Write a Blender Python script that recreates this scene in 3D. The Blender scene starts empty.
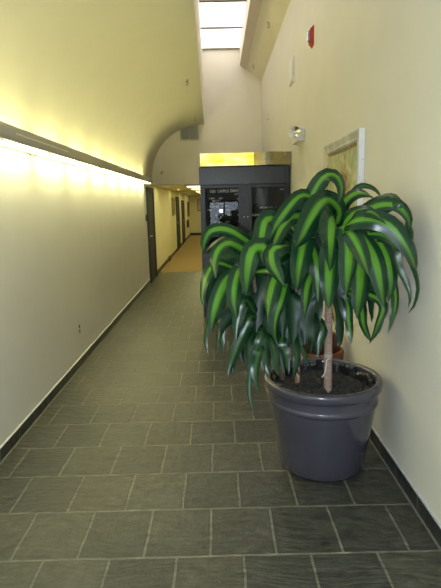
import bpy, bmesh, math, random
from mathutils import Vector, Matrix
PI = math.pi
col = bpy.context.scene.collection
scn = bpy.context.scene
scn.view_settings.view_transform = 'Standard'
scn.view_settings.look = 'None'
scn.view_settings.exposure = 0.0
random.seed(7)

# ------------------------------------------------------------------ helpers
def obj(name, bm, m, parent=None, smooth=False):
    me = bpy.data.meshes.new(name)
    bm.to_mesh(me); bm.free()
    if smooth:
        for p in me.polygons: p.use_smooth = True
    o = bpy.data.objects.new(name, me)
    if m: me.materials.append(m)
    col.objects.link(o)
    if parent: o.parent = parent
    return o
def empty(name, loc, label=None, cat=None, group=None, rz=0):
    o = bpy.data.objects.new(name, None); col.objects.link(o)
    o.location = loc; o.rotation_euler.z = rz; o.empty_display_size = .1
    tag(o, label, cat, group)
    return o
def tag(o, label=None, cat=None, group=None, kind=None):
    if label: o['label'] = label
    if cat: o['category'] = cat
    if group: o['group'] = group
    if kind: o['kind'] = kind
    return o
def struct(name, bm, m, smooth=False):
    return tag(obj(name, bm, m, None, smooth), kind='structure')
def quad(bm, *pts):
    return bm.faces.new([bm.verts.new(p) for p in pts])
def box(bm, x0, x1, y0, y1, z0, z1, bev=0.0, seg=2):
    vs = [bm.verts.new((x, y, z)) for z in (z0, z1) for y in (y0, y1) for x in (x0, x1)]
    fs = [(0,2,3,1),(4,5,7,6),(0,1,5,4),(2,6,7,3),(0,4,6,2),(1,3,7,5)]
    faces = [bm.faces.new([vs[i] for i in f]) for f in fs]
    if bev:
        es = list({e for f in faces for e in f.edges})
        bmesh.ops.bevel(bm, geom=es, offset=bev, segments=seg, profile=.6, affect='EDGES')
    return bm
def B(*a, **k): return box(bmesh.new(), *a, **k)
def lathe(bm, prof, n=64, c=(0,0,0), axis='z'):
    rings = []
    def P(r, a, z):
        if axis == 'z': return (c[0]+r*math.cos(a), c[1]+r*math.sin(a), c[2]+z)
        if axis == 'x': return (c[0]+z, c[1]+r*math.cos(a), c[2]+r*math.sin(a))
        return (c[0]+r*math.cos(a), c[1]+z, c[2]+r*math.sin(a))
    for r, z in prof:
        if r < 1e-6: rings.append([bm.verts.new(P(0, 0, z))])
        else: rings.append([bm.verts.new(P(r, 2*PI*i/n, z)) for i in range(n)])
    for a, b in zip(rings, rings[1:]):
        for i in range(n):
            j = (i+1) % n
            if len(a) == 1 and len(b) == 1: continue
            if len(a) == 1: bm.faces.new((a[0], b[j], b[i]))
            elif len(b) == 1: bm.faces.new((a[i], a[j], b[0]))
            else: bm.faces.new((a[i], a[j], b[j], b[i]))
    bmesh.ops.recalc_face_normals(bm, faces=bm.faces)
    return bm
def tube(bm, pts, rad, n=10):
    pts = [Vector(p) for p in pts]; rings = []
    for i, p in enumerate(pts):
        t = (pts[min(i+1, len(pts)-1)] - pts[max(i-1, 0)]).normalized()
        a = t.orthogonal().normalized() if i == 0 else (a - t*a.dot(t)).normalized()
        b = t.cross(a); r = rad[i] if isinstance(rad, (list, tuple)) else rad
        rings.append([bm.verts.new(p + (a*math.cos(2*PI*k/n) + b*math.sin(2*PI*k/n))*r) for k in range(n)])
    for u, v in zip(rings, rings[1:]):
        for k in range(n): bm.faces.new((u[k], u[(k+1)%n], v[(k+1)%n], v[k]))
    bm.faces.new(rings[0][::-1]); bm.faces.new(rings[-1])
    return bm
def extrude_y(bm, prof, y0, y1, ny=1):
    """a strip swept along Y from an open profile of (x, z)"""
    rows = [[bm.verts.new((x, y0 + (y1-y0)*k/ny, z)) for x, z in prof] for k in range(ny+1)]
    for a, b in zip(rows, rows[1:]):
        for i in range(len(prof)-1): bm.faces.new((a[i], a[i+1], b[i+1], b[i]))
    return bm
def prism(bm, prof, y0, y1):
    """closed (x, z) profile extruded along Y with caps"""
    a = [bm.verts.new((x, y0, z)) for x, z in prof]; b = [bm.verts.new((x, y1, z)) for x, z in prof]
    n = len(prof)
    for i in range(n): bm.faces.new((a[i], a[(i+1)%n], b[(i+1)%n], b[i]))
    bm.faces.new(a[::-1]); bm.faces.new(b)
    bmesh.ops.recalc_face_normals(bm, faces=bm.faces)
    return bm
def catmull(P, n):
    P = [Vector(p) for p in P]; Q = [P[0]*2-P[1]] + P + [P[-1]*2-P[-2]]
    segs = len(P)-1; raw = []
    for s in range(segs):
        p0, p1, p2, p3 = Q[s:s+4]
        for k in range(8):
            t = k/8
            raw.append(.5*((2*p1)+(p2-p0)*t+(2*p0-5*p1+4*p2-p3)*t*t+(3*p1-p0-3*p2+p3)*t**3))
    raw.append(P[-1])
    L = [0]
    for a, b in zip(raw, raw[1:]): L.append(L[-1]+(b-a).length)
    out = []; j = 0
    for k in range(n+1):
        d = L[-1]*k/n
        while j < len(L)-2 and L[j+1] < d: j += 1
        f = (d-L[j])/max(L[j+1]-L[j], 1e-9)
        out.append(raw[j].lerp(raw[j+1], min(f, 1)))
    return out

# ------------------------------------------------------------------ materials
def mat(name, color=(.8,.8,.8), rough=.5, metal=0.0, spec=.5, coat=0.0):
    m = bpy.data.materials.new(name); m.use_nodes = True
    b = m.node_tree.nodes['Principled BSDF']
    b.inputs['Base Color'].default_value = (*color, 1); b.inputs['Roughness'].default_value = rough
    b.inputs['Metallic'].default_value = metal; b.inputs['Specular IOR Level'].default_value = spec
    b.inputs['Coat Weight'].default_value = coat
    return m
class N:
    def __init__(s, m): s.m = m; s.t = m.node_tree; s.b = s.t.nodes.get('Principled BSDF')
    def n(s, typ, **k):
        x = s.t.nodes.new(typ)
        for a, v in k.items():
            if a.startswith('i_'): x.inputs[a[2:].replace('_', ' ')].default_value = v
            else: setattr(x, a, v)
        return x
    def l(s, a, b): s.t.links.new(a, b)
def noisy(m, c1, c2, scale=8, detail=4, rough_amp=0, bump=0, coords='Object', stretch=None, lo=.35, hi=.65, dist=.01):
    g = N(m); tc = g.n('ShaderNodeTexCoord'); src = tc.outputs[coords]
    if stretch:
        mp = g.n('ShaderNodeMapping'); mp.inputs['Scale'].default_value = stretch; g.l(src, mp.inputs[0]); src = mp.outputs[0]
    no = g.n('ShaderNodeTexNoise', i_Scale=scale, i_Detail=detail); g.l(src, no.inputs['Vector'])
    r = g.n('ShaderNodeValToRGB'); r.color_ramp.elements[0].position = lo; r.color_ramp.elements[1].position = hi
    r.color_ramp.elements[0].color = (*c1, 1); r.color_ramp.elements[1].color = (*c2, 1)
    g.l(no.outputs['Fac'], r.inputs[0]); g.l(r.outputs[0], g.b.inputs['Base Color'])
    if bump:
        bp = g.n('ShaderNodeBump', i_Strength=bump, i_Distance=dist); g.l(no.outputs['Fac'], bp.inputs['Height']); g.l(bp.outputs[0], g.b.inputs['Normal'])
    return m
def emit(name, color, strength):
    m = bpy.data.materials.new(name); m.use_nodes = True; t = m.node_tree
    t.nodes.clear(); e = t.nodes.new('ShaderNodeEmission'); o = t.nodes.new('ShaderNodeOutputMaterial')
    e.inputs[0].default_value = (*color, 1); e.inputs[1].default_value = strength
    t.links.new(e.outputs[0], o.inputs[0]); return m

def paint(name, c):
    m = mat(name, c, .6, spec=.3)
    return noisy(m, tuple(x*.97 for x in c), c, 3, 5, bump=.04, dist=.004)
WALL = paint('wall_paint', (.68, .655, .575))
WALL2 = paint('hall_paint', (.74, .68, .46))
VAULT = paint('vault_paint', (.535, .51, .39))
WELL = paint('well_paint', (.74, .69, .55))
SOFF = paint('soffit_paint', (.74, .69, .50))

def slate_tiles(name, w, h, off, axes, mortar, c1, c2, grout, rough, off_amt=.5):
    m = mat(name, c1, rough); g = N(m)
    geo = g.n('ShaderNodeNewGeometry'); sep = g.n('ShaderNodeSeparateXYZ'); g.l(geo.outputs['Position'], sep.inputs[0])
    cmb = g.n('ShaderNodeCombineXYZ'); g.l(sep.outputs[axes[0]], cmb.inputs[0]); g.l(sep.outputs[axes[1]], cmb.inputs[1])
    # slightly uneven hand-cut edges
    nz0 = g.n('ShaderNodeTexNoise', i_Scale=5.0, i_Detail=2.0); g.l(geo.outputs['Position'], nz0.inputs['Vector'])
    mx0 = g.n('ShaderNodeMix', data_type='RGBA', blend_type='LINEAR_LIGHT'); mx0.inputs[0].default_value = .006
    g.l(cmb.outputs[0], mx0.inputs['A']); g.l(nz0.outputs['Color'], mx0.inputs['B'])
    mp = g.n('ShaderNodeMapping'); mp.inputs['Location'].default_value = (off[0], off[1], 0); g.l(mx0.outputs['Result'], mp.inputs[0])
    br = g.n('ShaderNodeTexBrick', offset=off_amt, offset_frequency=2, squash=1.0)
    br.inputs['Scale'].default_value = 1; br.inputs['Brick Width'].default_value = w; br.inputs['Row Height'].default_value = h
    br.inputs['Mortar Size'].default_value = mortar; br.inputs['Mortar Smooth'].default_value = .25; br.inputs['Bias'].default_value = 0
    br.inputs['Color1'].default_value = (*c1, 1); br.inputs['Color2'].default_value = (*c2, 1); br.inputs['Mortar'].default_value = (*grout, 1)
    g.l(mp.outputs[0], br.inputs['Vector'])
    # cleft grain, running diagonally, direction shifting from tile to tile
    mp2 = g.n('ShaderNodeMapping'); mp2.inputs['Rotation'].default_value = (0, 0, .9); mp2.inputs['Scale'].default_value = (4.0, 26, 1)
    wn = g.n('ShaderNodeTexNoise', i_Scale=1.3, i_Detail=1.0); g.l(geo.outputs['Position'], wn.inputs['Vector'])
    mxw = g.n('ShaderNodeMix', data_type='RGBA', blend_type='LINEAR_LIGHT'); mxw.inputs[0].default_value = .22
    g.l(geo.outputs['Position'], mxw.inputs['A']); g.l(wn.outputs['Color'], mxw.inputs['B']); g.l(mxw.outputs['Result'], mp2.inputs[0])
    cl = g.n('ShaderNodeTexNoise', i_Scale=1.6, i_Detail=6.0, i_Roughness=.6); g.l(mp2.outputs[0], cl.inputs['Vector'])
    mott = g.n('ShaderNodeTexNoise', i_Scale=15.0, i_Detail=8.0, i_Roughness=.65); g.l(geo.outputs['Position'], mott.inputs['Vector'])
    add = g.n('ShaderNodeMath', operation='ADD'); g.l(cl.outputs['Fac'], add.inputs[0]); g.l(mott.outputs['Fac'], add.inputs[1])
    mr = g.n('ShaderNodeMapRange'); mr.inputs['From Min'].default_value = .78; mr.inputs['From Max'].default_value = 1.22
    mr.inputs['To Min'].default_value = .55; mr.inputs['To Max'].default_value = 1.5; g.l(add.outputs[0], mr.inputs['Value'])
    mul = g.n('ShaderNodeMix', data_type='RGBA', blend_type='MULTIPLY'); mul.inputs[0].default_value = 1.0
    g.l(br.outputs['Color'], mul.inputs['A']); g.l(mr.outputs[0], mul.inputs['B']); g.l(mul.outputs['Result'], g.b.inputs['Base Color'])
    # relief: cleft grain + sunk joints
    sub = g.n('ShaderNodeMath', operation='MULTIPLY_ADD'); sub.inputs[1].default_value = -1.0
    g.l(br.outputs['Fac'], sub.inputs[0]); g.l(add.outputs[0], sub.inputs[2])
    bp = g.n('ShaderNodeBump', i_Strength=.9, i_Distance=.009); g.l(sub.outputs[0], bp.inputs['Height']); g.l(bp.outputs[0], g.b.inputs['Normal'])
    rr = g.n('ShaderNodeMapRange'); rr.inputs['To Min'].default_value = rough-.1; rr.inputs['To Max'].default_value = rough+.14
    g.l(mott.outputs['Fac'], rr.inputs['Value']); g.l(rr.outputs[0], g.b.inputs['Roughness'])
    return m
SLATE = slate_tiles('slate_floor', .327, .387, (-.0875, -2.18), ('X', 'Y'), .0075, (.040,.042,.035), (.066,.064,.047), (.15,.145,.115), .33)
SLATEB = slate_tiles('slate_skirting', .327, .4, (.12, .1), ('Y', 'Z'), .006, (.016,.018,.017), (.03,.032,.03), (.13,.13,.115), .35, 0)
BASEDARK = noisy(mat('dark_skirting', (.02,.019,.016), .5), (.015,.014,.012), (.03,.028,.022), 9)
CARPET = noisy(mat('tan_carpet', (.30,.20,.09), .95, spec=.1), (.27,.19,.09), (.36,.26,.13), 90, 3, bump=.3)
LAMP_DN = emit('lamp_diffuser', (1, .94, .47), 22.5)
LAMP_UP = emit('lamp_tube', (1, .94, .42), 38.0)
HOUSING = noisy(mat('taupe_housing', (.5,.46,.38), .35, 0.2), (.46,.43,.36), (.56,.52,.43), 2, stretch=(1,.2,6))
SKYPANE = emit('skylight_acrylic', (1.0, .955, .95), 2.7)
MULL = noisy(mat('skylight_bar', (.16,.14,.09), .5, .3), (.14,.12,.08), (.19,.17,.11), 6)
DOORM = noisy(mat('dark_grey_door', (.028,.031,.042), .6, spec=.2), (.024,.027,.036), (.034,.037,.048), 5)
STEEL = noisy(mat('brushed_steel', (.6,.6,.58), .3, 1.0), (.5,.5,.48), (.65,.65,.62), 40)
WHITEP = noisy(mat('white_plastic', (.75,.74,.70), .4), (.70,.69,.65), (.77,.76,.72), 12)
DARKSLOT = mat('dark_slot', (.02,.02,.018), .6)

# ------------------------------------------------------------------ room shell
XL, XR, YB, YF, YE = -1.525, 1.075, -5.0, 12.1, 27.8
HC = 2.155                                          # hall ceiling
bm = bmesh.new(); quad(bm, (XL-.02,YB,0), (XR+.02,YB,0), (XR+.02,12.6,0), (XL-.02,12.6,0)); struct('floor', bm, SLATE)
bm = bmesh.new(); quad(bm, (XL-.02,12.6,0), (XR+.02,12.6,0), (XR+.02,YE,0), (XL-.02,YE,0)); tag(struct('floor_hall', bm, CARPET), 'tan brown carpet of the hall beyond the slate floor')
bm = bmesh.new(); quad(bm, (XL,YB,0), (XL,YF,0), (XL,YF,2.32), (XL,YB,2.32)); struct('wall_left', bm, WALL)
bm = bmesh.new(); quad(bm, (XR,YB,0), (XR,YB,4.43), (XR,YF,4.43), (XR,YF,0)); struct('wall_right', bm, WALL)
# far wall with the hall opening
bm = bmesh.new()
quad(bm, (XL,YF,HC), (XR,YF,HC), (XR,YF,5.2), (XL,YF,5.2))
quad(bm, (.35,YF,0), (XR,YF,0), (XR,YF,HC), (.35,YF,HC))
quad(bm, (XL,YF,HC), (XL,YF+.12,HC), (.35,YF+.12,HC), (.35,YF,HC))
quad(bm, (.35,YF,0), (.35,YF,HC), (.35,YF+.12,HC), (.35,YF+.12,0))
struct('wall_far', bm, WELL)
bm = bmesh.new(); quad(bm, (XL,YF,0), (XL,YE,0), (XL,YE,HC), (XL,YF,HC)); struct('wall_hall_left', bm, WALL2)
bm = bmesh.new(); quad(bm, (.35,YF+.12,0), (.35,YF+.12,HC), (.35,YE,HC), (.35,YE,0)); struct('wall_hall_right', bm, WALL2)
bm = bmesh.new(); quad(bm, (XL,YE,0), (.35,YE,0), (.35,YE,HC), (XL,YE,HC)); struct('wall_hall_end', bm, WALL2)
bm = bmesh.new(); quad(bm, (XL,YF,HC), (.35,YF,HC), (.35,YE,HC), (XL,YE,HC)); struct('ceiling_hall', bm, WALL2)
# vaulted ceiling: wall curls over into a nearly flat soffit
prof = [(-1.525,2.25),(-1.52,2.38),(-1.50,2.52),(-1.47,2.65),(-1.42,2.79),(-1.355,2.92),(-1.27,3.05),(-1.17,3.165),(-1.05,3.265),(-.92,3.345),(-.76,3.415),(-.60,3.458),(-.43,3.485),(-.26,3.50)]
pv = [tuple(v)[:2] for v in catmull([(x, z, 0) for x, z in prof], 40)]
WEDGE = .0125                                       # the vault's free edge runs slightly askew of the walls
def skew(bm, full=False):
    for v in bm.verts: v.co.x += WEDGE*(YF-v.co.y)*(1 if full else (v.co.x+1.525)/1.265)
    return bm
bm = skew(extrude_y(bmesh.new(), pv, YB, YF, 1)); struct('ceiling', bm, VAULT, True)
ZS = 5.14
bm = skew(extrude_y(bmesh.new(), [(-.26,3.50),(-.262,ZS)], YB, YF), True); struct('ceiling_well_left', bm, WELL)
bm = extrude_y(bmesh.new(), [(.585,ZS),(.585,4.77),(.745,4.685)], YB, YF); struct('ceiling_well_right', bm, paint('fascia_paint', (.70,.62,.47)))
bm = extrude_y(bmesh.new(), [(.745,4.685),(1.075,4.425)], YB, YF); struct('ceiling_soffit', bm, SOFF)
# back wall with a glazed entrance (daylight comes in here)
bm = bmesh.new()
quad(bm, (XL,YB,0), (-.62,YB,0), (-.62,YB,5.2), (XL,YB,5.2)); quad(bm, (.62,YB,0), (XR,YB,0), (XR,YB,5.2), (.62,YB,5.2))
quad(bm, (-.62,YB,2.15), (.62,YB,2.15), (.62,YB,5.2), (-.62,YB,5.2)); struct('wall_back', bm, WALL)
bm = bmesh.new()
for a in ((-.62,-.55,0,2.15),(.55,.62,0,2.15),(-.55,.55,2.08,2.15),(-.55,.55,0,.75),(-.03,.03,.75,2.08)):
    box(bm, a[0], a[1], YB-.03, YB+.03, a[2], a[3])
struct('door_1', bm, DOORM)

def glass_mat(name, tint=(1,1,1), rough=0.015, boost=1.0):
    m = bpy.data.materials.new(name); m.use_nodes = True; t = m.node_tree; t.nodes.clear()
    o = t.nodes.new('ShaderNodeOutputMaterial'); mx = t.nodes.new('ShaderNodeMixShader')
    tr = t.nodes.new('ShaderNodeBsdfTransparent'); gl = t.nodes.new('ShaderNodeBsdfGlossy'); fr = t.nodes.new('ShaderNodeFresnel')
    tr.inputs[0].default_value = (*tint, 1); gl.inputs['Roughness'].default_value = rough; fr.inputs[0].default_value = 1.5*boost
    t.links.new(fr.outputs[0], mx.inputs[0]); t.links.new(tr.outputs[0], mx.inputs[1]); t.links.new(gl.outputs[0], mx.inputs[2]); t.links.new(mx.outputs[0], o.inputs[0])
    return m
GLASS = glass_mat('clear_glass')
bm = bmesh.new(); quad(bm, (-.55,YB,.75), (.55,YB,.75), (.55,YB,2.08), (-.55,YB,2.08)); struct('window_1', bm, GLASS)

# skylight: frosted panes between bars
root = empty('window_2', (.16, 8.0, ZS)); tag(root, 'frosted skylight panes in a row above the ceiling well', kind='structure')
ys = [12.07-1.36*i for i in range(7)]
bm = bmesh.new()
for i, yy in enumerate(ys):
    w = .022 if i != 2 else .04
    box(bm, -.26-.16, .585-.16, yy-w-8, yy+w-8, -.03, -.002)
o = obj('skylight_bar', bm, MULL, root)
for a, b in zip(ys, ys[1:]):
    bm = bmesh.new(); quad(bm, (-.42, b-8, 0), (.425, b-8, 0), (.425, a-8, 0), (-.42, a-8, 0)); obj('skylight_pane', bm, SKYPANE, root)
bm = bmesh.new(); quad(bm, (-.26, YB, ZS), (.585, YB, ZS), (.585, ys[-1], ZS), (-.26, ys[-1], ZS)); struct('ceiling_well_top', bm, WELL)

# skirting
def skirt(name, x0, x1, y0, y1, h, m): struct(name, B(x0, x1, y0, y1, 0, h), m)
skirt('baseboard_left', XL, XL+.014, YB, 10.93, .088, SLATEB)
skirt('baseboard_right', XR-.014, XR, YB, YF, .092, SLATEB)
skirt('trim_1', XL, XL+.022, YB, 10.93, .0, SLATEB) if False else None
bm = B(XL+.014, XL+.024, YB, 10.93, 0, .006); struct('trim_1', bm, mat('grout_line', (.16,.155,.125), .8))
bm = B(XR-.024, XR-.014, YB, YF, 0, .006); struct('trim_2', bm, mat('grout_line2', (.16,.155,.125), .8))
# pale bead of caulk along the top edge of the slate skirting
bm = B(XL, XL+.010, YB, 10.93, .088, .094); struct('trim_3', bm, WHITEP)
bm = B(XR-.010, XR, YB, YF, .092, .099); struct('trim_4', bm, noisy(mat('caulk', (.35,.37,.38), .5), (.42,.45,.48), (.5,.53,.56), 30))
for i, (a, b) in enumerate(((12.02, 18.55), (19.95, 21.5), (22.9, YE))):
    bm = B(XL, XL+.012, a, b, 0, .1); struct('baseboard_hall', bm, BASEDARK)
bm = B(XL, .35, YE-.012, YE, 0, .12); struct('baseboard_end', bm, BASEDARK)
bm = B(XL, XL+.05, 15.2, 15.65, 0, .13, bev=.01); struct('trim_5', bm, BASEDARK)

# ------------------------------------------------------------------ doors on the left wall
def door(name, y0, y1, h, label, fw=.09, proud=.02):
    root = empty(name, (XL, (y0+y1)/2, 0)); tag(root, label, kind='structure')
    w = (y1-y0)/2
    bm = bmesh.new()
    box(bm, 0, proud+.015, -w, -w+fw, 0, h); box(bm, 0, proud+.015, w-fw, w, 0, h); box(bm, 0, proud+.015, -w+fw, w-fw, h-fw, h)
    obj('door_frame', bm, DOORM, root)
    obj('door_leaf', B(.0, proud, -w+fw+.004, w-fw-.004, .006, h-fw-.004), DOORM, root)
    bm = bmesh.new(); lathe(bm, [(.0,0),(.027,0),(.027,.008),(.012,.012),(.012,.045)], 20, (proud, -w+fw+.07, 1.02), 'x')
    tube(bm, [(proud+.045, -w+fw+.07, 1.02), (proud+.05, -w+fw+.12, 1.02), (proud+.045, -w+fw+.18, 1.02)], .010, 8)
    obj('door_handle', bm, STEEL, root)
door('door_2', 10.93, 12.02, 2.08, 'dark grey door at the end of the left wall below the lamp rail')
door('door_3', 18.6, 19.95, 1.97, 'nearer dark doorway along the hall wall')
door('door_4', 21.5, 22.9, 1.86, 'farther dark doorway along the hall wall')

# ------------------------------------------------------------------ linear wall lamp
lx = XL
lamp = empty('wall_lamp', (XL, 2.9, 2.14), 'long taupe wall lamp rail glowing along the left wall', 'lamp')
LY0, LY1, oy, oz = 1.9, 10.72, 2.9, 2.11
out = [(.165,-.004),(.182,0),(.186,.02),(.186,.075),(.180,.095),(.165,.104)]
inn = [(.160,.098),(.172,.09),(.176,.07),(.176,.02),(.165,.006)]
obj('housing', prism(bmesh.new(), out+inn, LY0-oy, LY1-oy), HOUSING, lamp)
obj('wall_channel', B(0, .02, LY0-oy, LY1-oy, -.006, .05), HOUSING, lamp)
obj('end_cap', prism(bmesh.new(), [(.0,-.006),(.165,-.006),(.187,0),(.187,.095),(.165,.106),(0,.106)], LY1-oy, LY1-oy+.012), HOUSING, lamp)
seg = .915; n = int((LY1-LY0)/seg)
for i in range(n+1):
    a = LY1-.03-(i+1)*seg; b = a+seg-.05
    if b < LY0: break
    a = max(a, LY0)
    obj('diffuser', B(.022, .165, a-oy+.07, b-oy-.04, -.001, .004), LAMP_DN, lamp)
    obj('lamp_tube', tube(bmesh.new(), [(.06, a-oy+.14, .07), (.06, b-oy-.10, .07)], .013, 8), LAMP_UP, lamp)
    obj('lamp_holder', B(.004, .16, b-oy-.01, b-oy+.03, -.012, .09), WHITEP, lamp)
obj('seam_cover', B(.1855, .189, 3.5-oy, 4.7-oy, .045, .055), mat('bright_trim', (.85,.8,.6), .3, .2), lamp)

# ------------------------------------------------------------------ wall and ceiling fittings
# power outlet on the left wall
root = empty('power_outlet', (XL, 5.255, .40), 'cream power outlet plate with two dark sockets low on left wall', 'outlet')
obj('cover_plate', B(0, .006, -.035, .035, -.058, .058, bev=.003), paint('outlet_cream', (.62,.58,.46)), root)
for dz in (.026, -.026):
    obj('socket', B(.005, .010, -.016, .016, dz-.015, dz+.015, bev=.003), DARKSLOT, root)
# card reader by the dark door
root = empty('card_reader', (XL, 10.76, 1.43), 'small dark card reader on left wall before the dark door', 'card reader')
obj('reader_body', B(0, .025, -.04, .04, -.07, .07, bev=.008), DARKSLOT, root)
bm = lathe(bmesh.new(), [(0,0),(.006,0),(.006,.003),(0,.004)], 12, (.025, 0, .045), 'x'); obj('status_light', bm, mat('led', (.4,.05,.03), .3), root)
# vent grille on the far wall
root = empty('vent_grille', (-.61, YF, 3.325), 'grey louvred vent grille high on wall above the hall opening', 'vent')
bm = bmesh.new(); W, Hh = .19, .145
for a in ((-W-.03,W+.03,Hh,Hh+.03),(-W-.03,W+.03,-Hh-.03,-Hh),(-W-.03,-W,-Hh,Hh),(W,W+.03,-Hh,Hh),(-.012,.012,-Hh,Hh)):
    box(bm, a[0], a[1], -.02, -.001, a[2], a[3])
obj('frame', bm, noisy(mat('vent_frame', (.50,.48,.42), .5), (.47,.45,.39), (.53,.51,.45), 9), root)
obj('backing', B(-W, W, -.004, -.001, -Hh, Hh), mat('vent_dark', (.34,.34,.31), .7), root)
bm = bmesh.new()
for i in range(13):
    z = -Hh+.02*i+.012+.0025*i
    quad(bm, (-W,-.018,z), (W,-.018,z), (W,-.004,z+.012), (-W,-.004,z+.012))
obj('louvres', bm, mat('vent_slat', (.50,.50,.46), .5), root)
# small sensor on the bulkhead
root = empty('wall_sensor', (-1.29, YF, 2.44), 'small round sensor on wall above left side of hall opening', 'sensor')
obj('sensor_body', lathe(bmesh.new(), [(0,-.03),(.02,-.03),(.032,-.02),(.036,0)], 24, (0,0,0), 'y'), paint('sensor', (.5,.46,.36)), root)
# sprinklers
def sprinkler(loc, label, tilt=0.0):
    root = empty('sprinkler', loc, label, 'sprinkler', 'fire sprinklers on the ceiling'); root.rotation_euler = (0, tilt, 0)
    obj('escutcheon', lathe(bmesh.new(), [(0,-.012),(.02,-.012),(.038,-.004),(.040,0)], 24), STEEL, root)
    bm = lathe(bmesh.new(), [(0,-.045),(.008,-.045),(.011,-.03),(.011,-.005)], 12)
    tube(bm, [(.011,0,-.03),(.02,0,-.045),(.016,0,-.062),(0,0,-.07)], .003, 6); tube(bm, [(-.011,0,-.03),(-.02,0,-.045),(-.016,0,-.062),(0,0,-.07)], .003, 6)
    obj('sprinkler_head', bm, mat('sprinkler_metal', (.40,.36,.28), .35, 1.0), root)
    bm = lathe(bmesh.new(), [(0,-.070),(.022,-.071),(.022,-.074),(0,-.075)], 20); obj('deflector', bm, mat('sprinkler_dark', (.24,.21,.16), .4, 1.0), root)
def vz(x):
    for (x0, z0), (x1, z1) in zip(pv, pv[1:]):
        if x0 <= x <= x1: return z0+(z1-z0)*(x-x0)/(x1-x0)
sprinkler((-.40, 7.75, vz(-.45)), 'nearer fire sprinkler on the vaulted yellow ceiling')
sprinkler((-.425, 10.95, vz(-.425)), 'farther fire sprinkler on vaulted ceiling close above the vent')
sz = lambda x: 4.685-(x-.745)*(.26/.33)
sprinkler((.90, 8.75, sz(.90)), 'nearer fire sprinkler on the sloping soffit right of the skylight', .0)
sprinkler((.85, 11.45, sz(.85)), 'farther fire sprinkler on sloping soffit near the far wall', .0)
# fire alarm strobe
RED = noisy(mat('alarm_red', (.42,.035,.03), .4), (.38,.03,.026), (.45,.04,.034), 10)
root = empty('fire_alarm', (XR, 5.80, 3.445), 'red fire alarm with grey strobe lens high on right wall', 'fire alarm')
bm = bmesh.new()
a = [(0,-.065,-.105),(0,.065,-.105),(0,.065,.105),(0,-.065,.105)]; b = [(-.04,-.048,-.068),(-.04,.048,-.068),(-.04,.048,.068),(-.04,-.048,.068)]
va = [bm.verts.new(p) for p in a]; vb = [bm.verts.new(p) for p in b]
for i in range(4): bm.faces.new((va[i], va[(i+1)%4], vb[(i+1)%4], vb[i]))
bm.faces.new(vb); bmesh.ops.bevel(bm, geom=list(bm.edges), offset=.004, segments=2, affect='EDGES'); obj('alarm_body', bm, RED, root)
bm = B(-.062, -.038, -.03, .03, -.045, .05, bev=.009); obj('strobe_lens', bm, noisy(mat('strobe', (.42,.43,.46), .15), (.36,.37,.40), (.5,.5,.54), 30), root)
obj('sounder_grille', B(-.043, -.038, -.03, .03, -.064, -.05), mat('sounder', (.2,.02,.02), .5), root)
# access panel
root = empty('access_panel', (XR, 7.29, 3.455), 'white square access panel high on right wall beyond the fire alarm', 'panel')
obj('panel_frame', B(-.022, 0, -.16, .16, -.16, .16, bev=.004), WHITEP, root)
obj('panel_cover', B(-.028, -.02, -.135, .135, -.135, .135, bev=.004), noisy(mat('panel_white', (.68,.67,.62), .4), (.64,.63,.58), (.7,.69,.64), 10), root)
# emergency light
root = empty('emergency_light', (XR, 6.50, 2.49), 'white emergency light with round chrome lamp head on right wall', 'emergency light')
obj('battery_box', B(-.085, 0, -.25, .25, -.07, .07, bev=.012), WHITEP, root)
tube_b = tube(bmesh.new(), [(-.08,-.22,.02),(-.13,-.27,.02)], .012, 10); obj('swivel', tube_b, WHITEP, root)
def hd(prof, n=28): return lathe(bmesh.new(), prof, n, (-.135,-.30,.022), 'y')
h = obj('lamp_head', hd([(0,.06),(.04,.055),(.066,.025),(.075,-.02),(.075,-.03),(.066,-.03)]), WHITEP, root, True)
obj('reflector', hd([(.066,-.03),(.052,-.016),(.03,.0),(.0,.008)]), mat('chrome', (.85,.85,.83), .12, 1.0), h, True)
obj('bulb', hd([(.0,-.022),(.009,-.018),(.012,-.008),(.009,.004)], 14), mat('bulb_glass', (.9,.9,.85), .1), h, True)
# small bump high up near the far corner
root = empty('junction_box', (XR, 10.4, 3.36), 'tiny cream box on right wall near the far corner', 'junction box')
obj('box_body', B(-.035, 0, -.05, .05, -.05, .05, bev=.006), WALL, root); obj('box_cover', B(-.04, -.034, -.04, .04, -.04, .04, bev=.002), WALL, root)

# hall ceiling lights; the farthest is added to brighten the end wall
for (yy, lb) in ((13.1, 'nearest flat lit ceiling light just inside the hall'), (15.4, 'second lit ceiling light along the hall ceiling'), (18.5, 'third lit ceiling light along the hall ceiling'), (22.0, 'fourth lit ceiling light along the hall ceiling'), (25.8, 'farthest ceiling light added to brighten the hall end')):
    root = empty('ceiling_light', (-.45, yy, HC), lb, 'ceiling light', 'lit panels on the hall ceiling')
    bm = bmesh.new()
    for a in ((-.34,.34,-.6,-.56),(-.34,.34,.56,.6),(-.34,-.30,-.56,.56),(.30,.34,-.56,.56)): box(bm, a[0], a[1], a[2], a[3], -.03, -.001)
    obj('frame', bm, WHITEP, root)
    obj('diffuser', B(-.30, .30, -.56, .56, -.022, -.012), emit('hall_lamp', (1, .95, .44), 7.0), root)
# wall-washer downlights close to the hall's left wall (scallops of light on it)
for yy, lb in ((12.75, 'recessed spot lighting hall wall just past the opening'), (16.5, 'recessed spot lighting hall wall before the first hall picture'), (20.7, 'recessed spot lighting hall wall between the two dark doorways'), (24.6, 'recessed spot lighting hall wall before the far picture')):
    root = empty('downlight', (-1.25, yy, HC), lb, 'downlight', 'downlights along the hall wall')
    obj('trim_ring', lathe(bmesh.new(), [(.05,-.003),(.075,-.010),(.085,-.001)], 24), WHITEP, root)
    obj('lamp_lens', lathe(bmesh.new(), [(0,-.006),(.05,-.004)], 24), emit('spot_lens', (1,.95,.40), 80), root)
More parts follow.
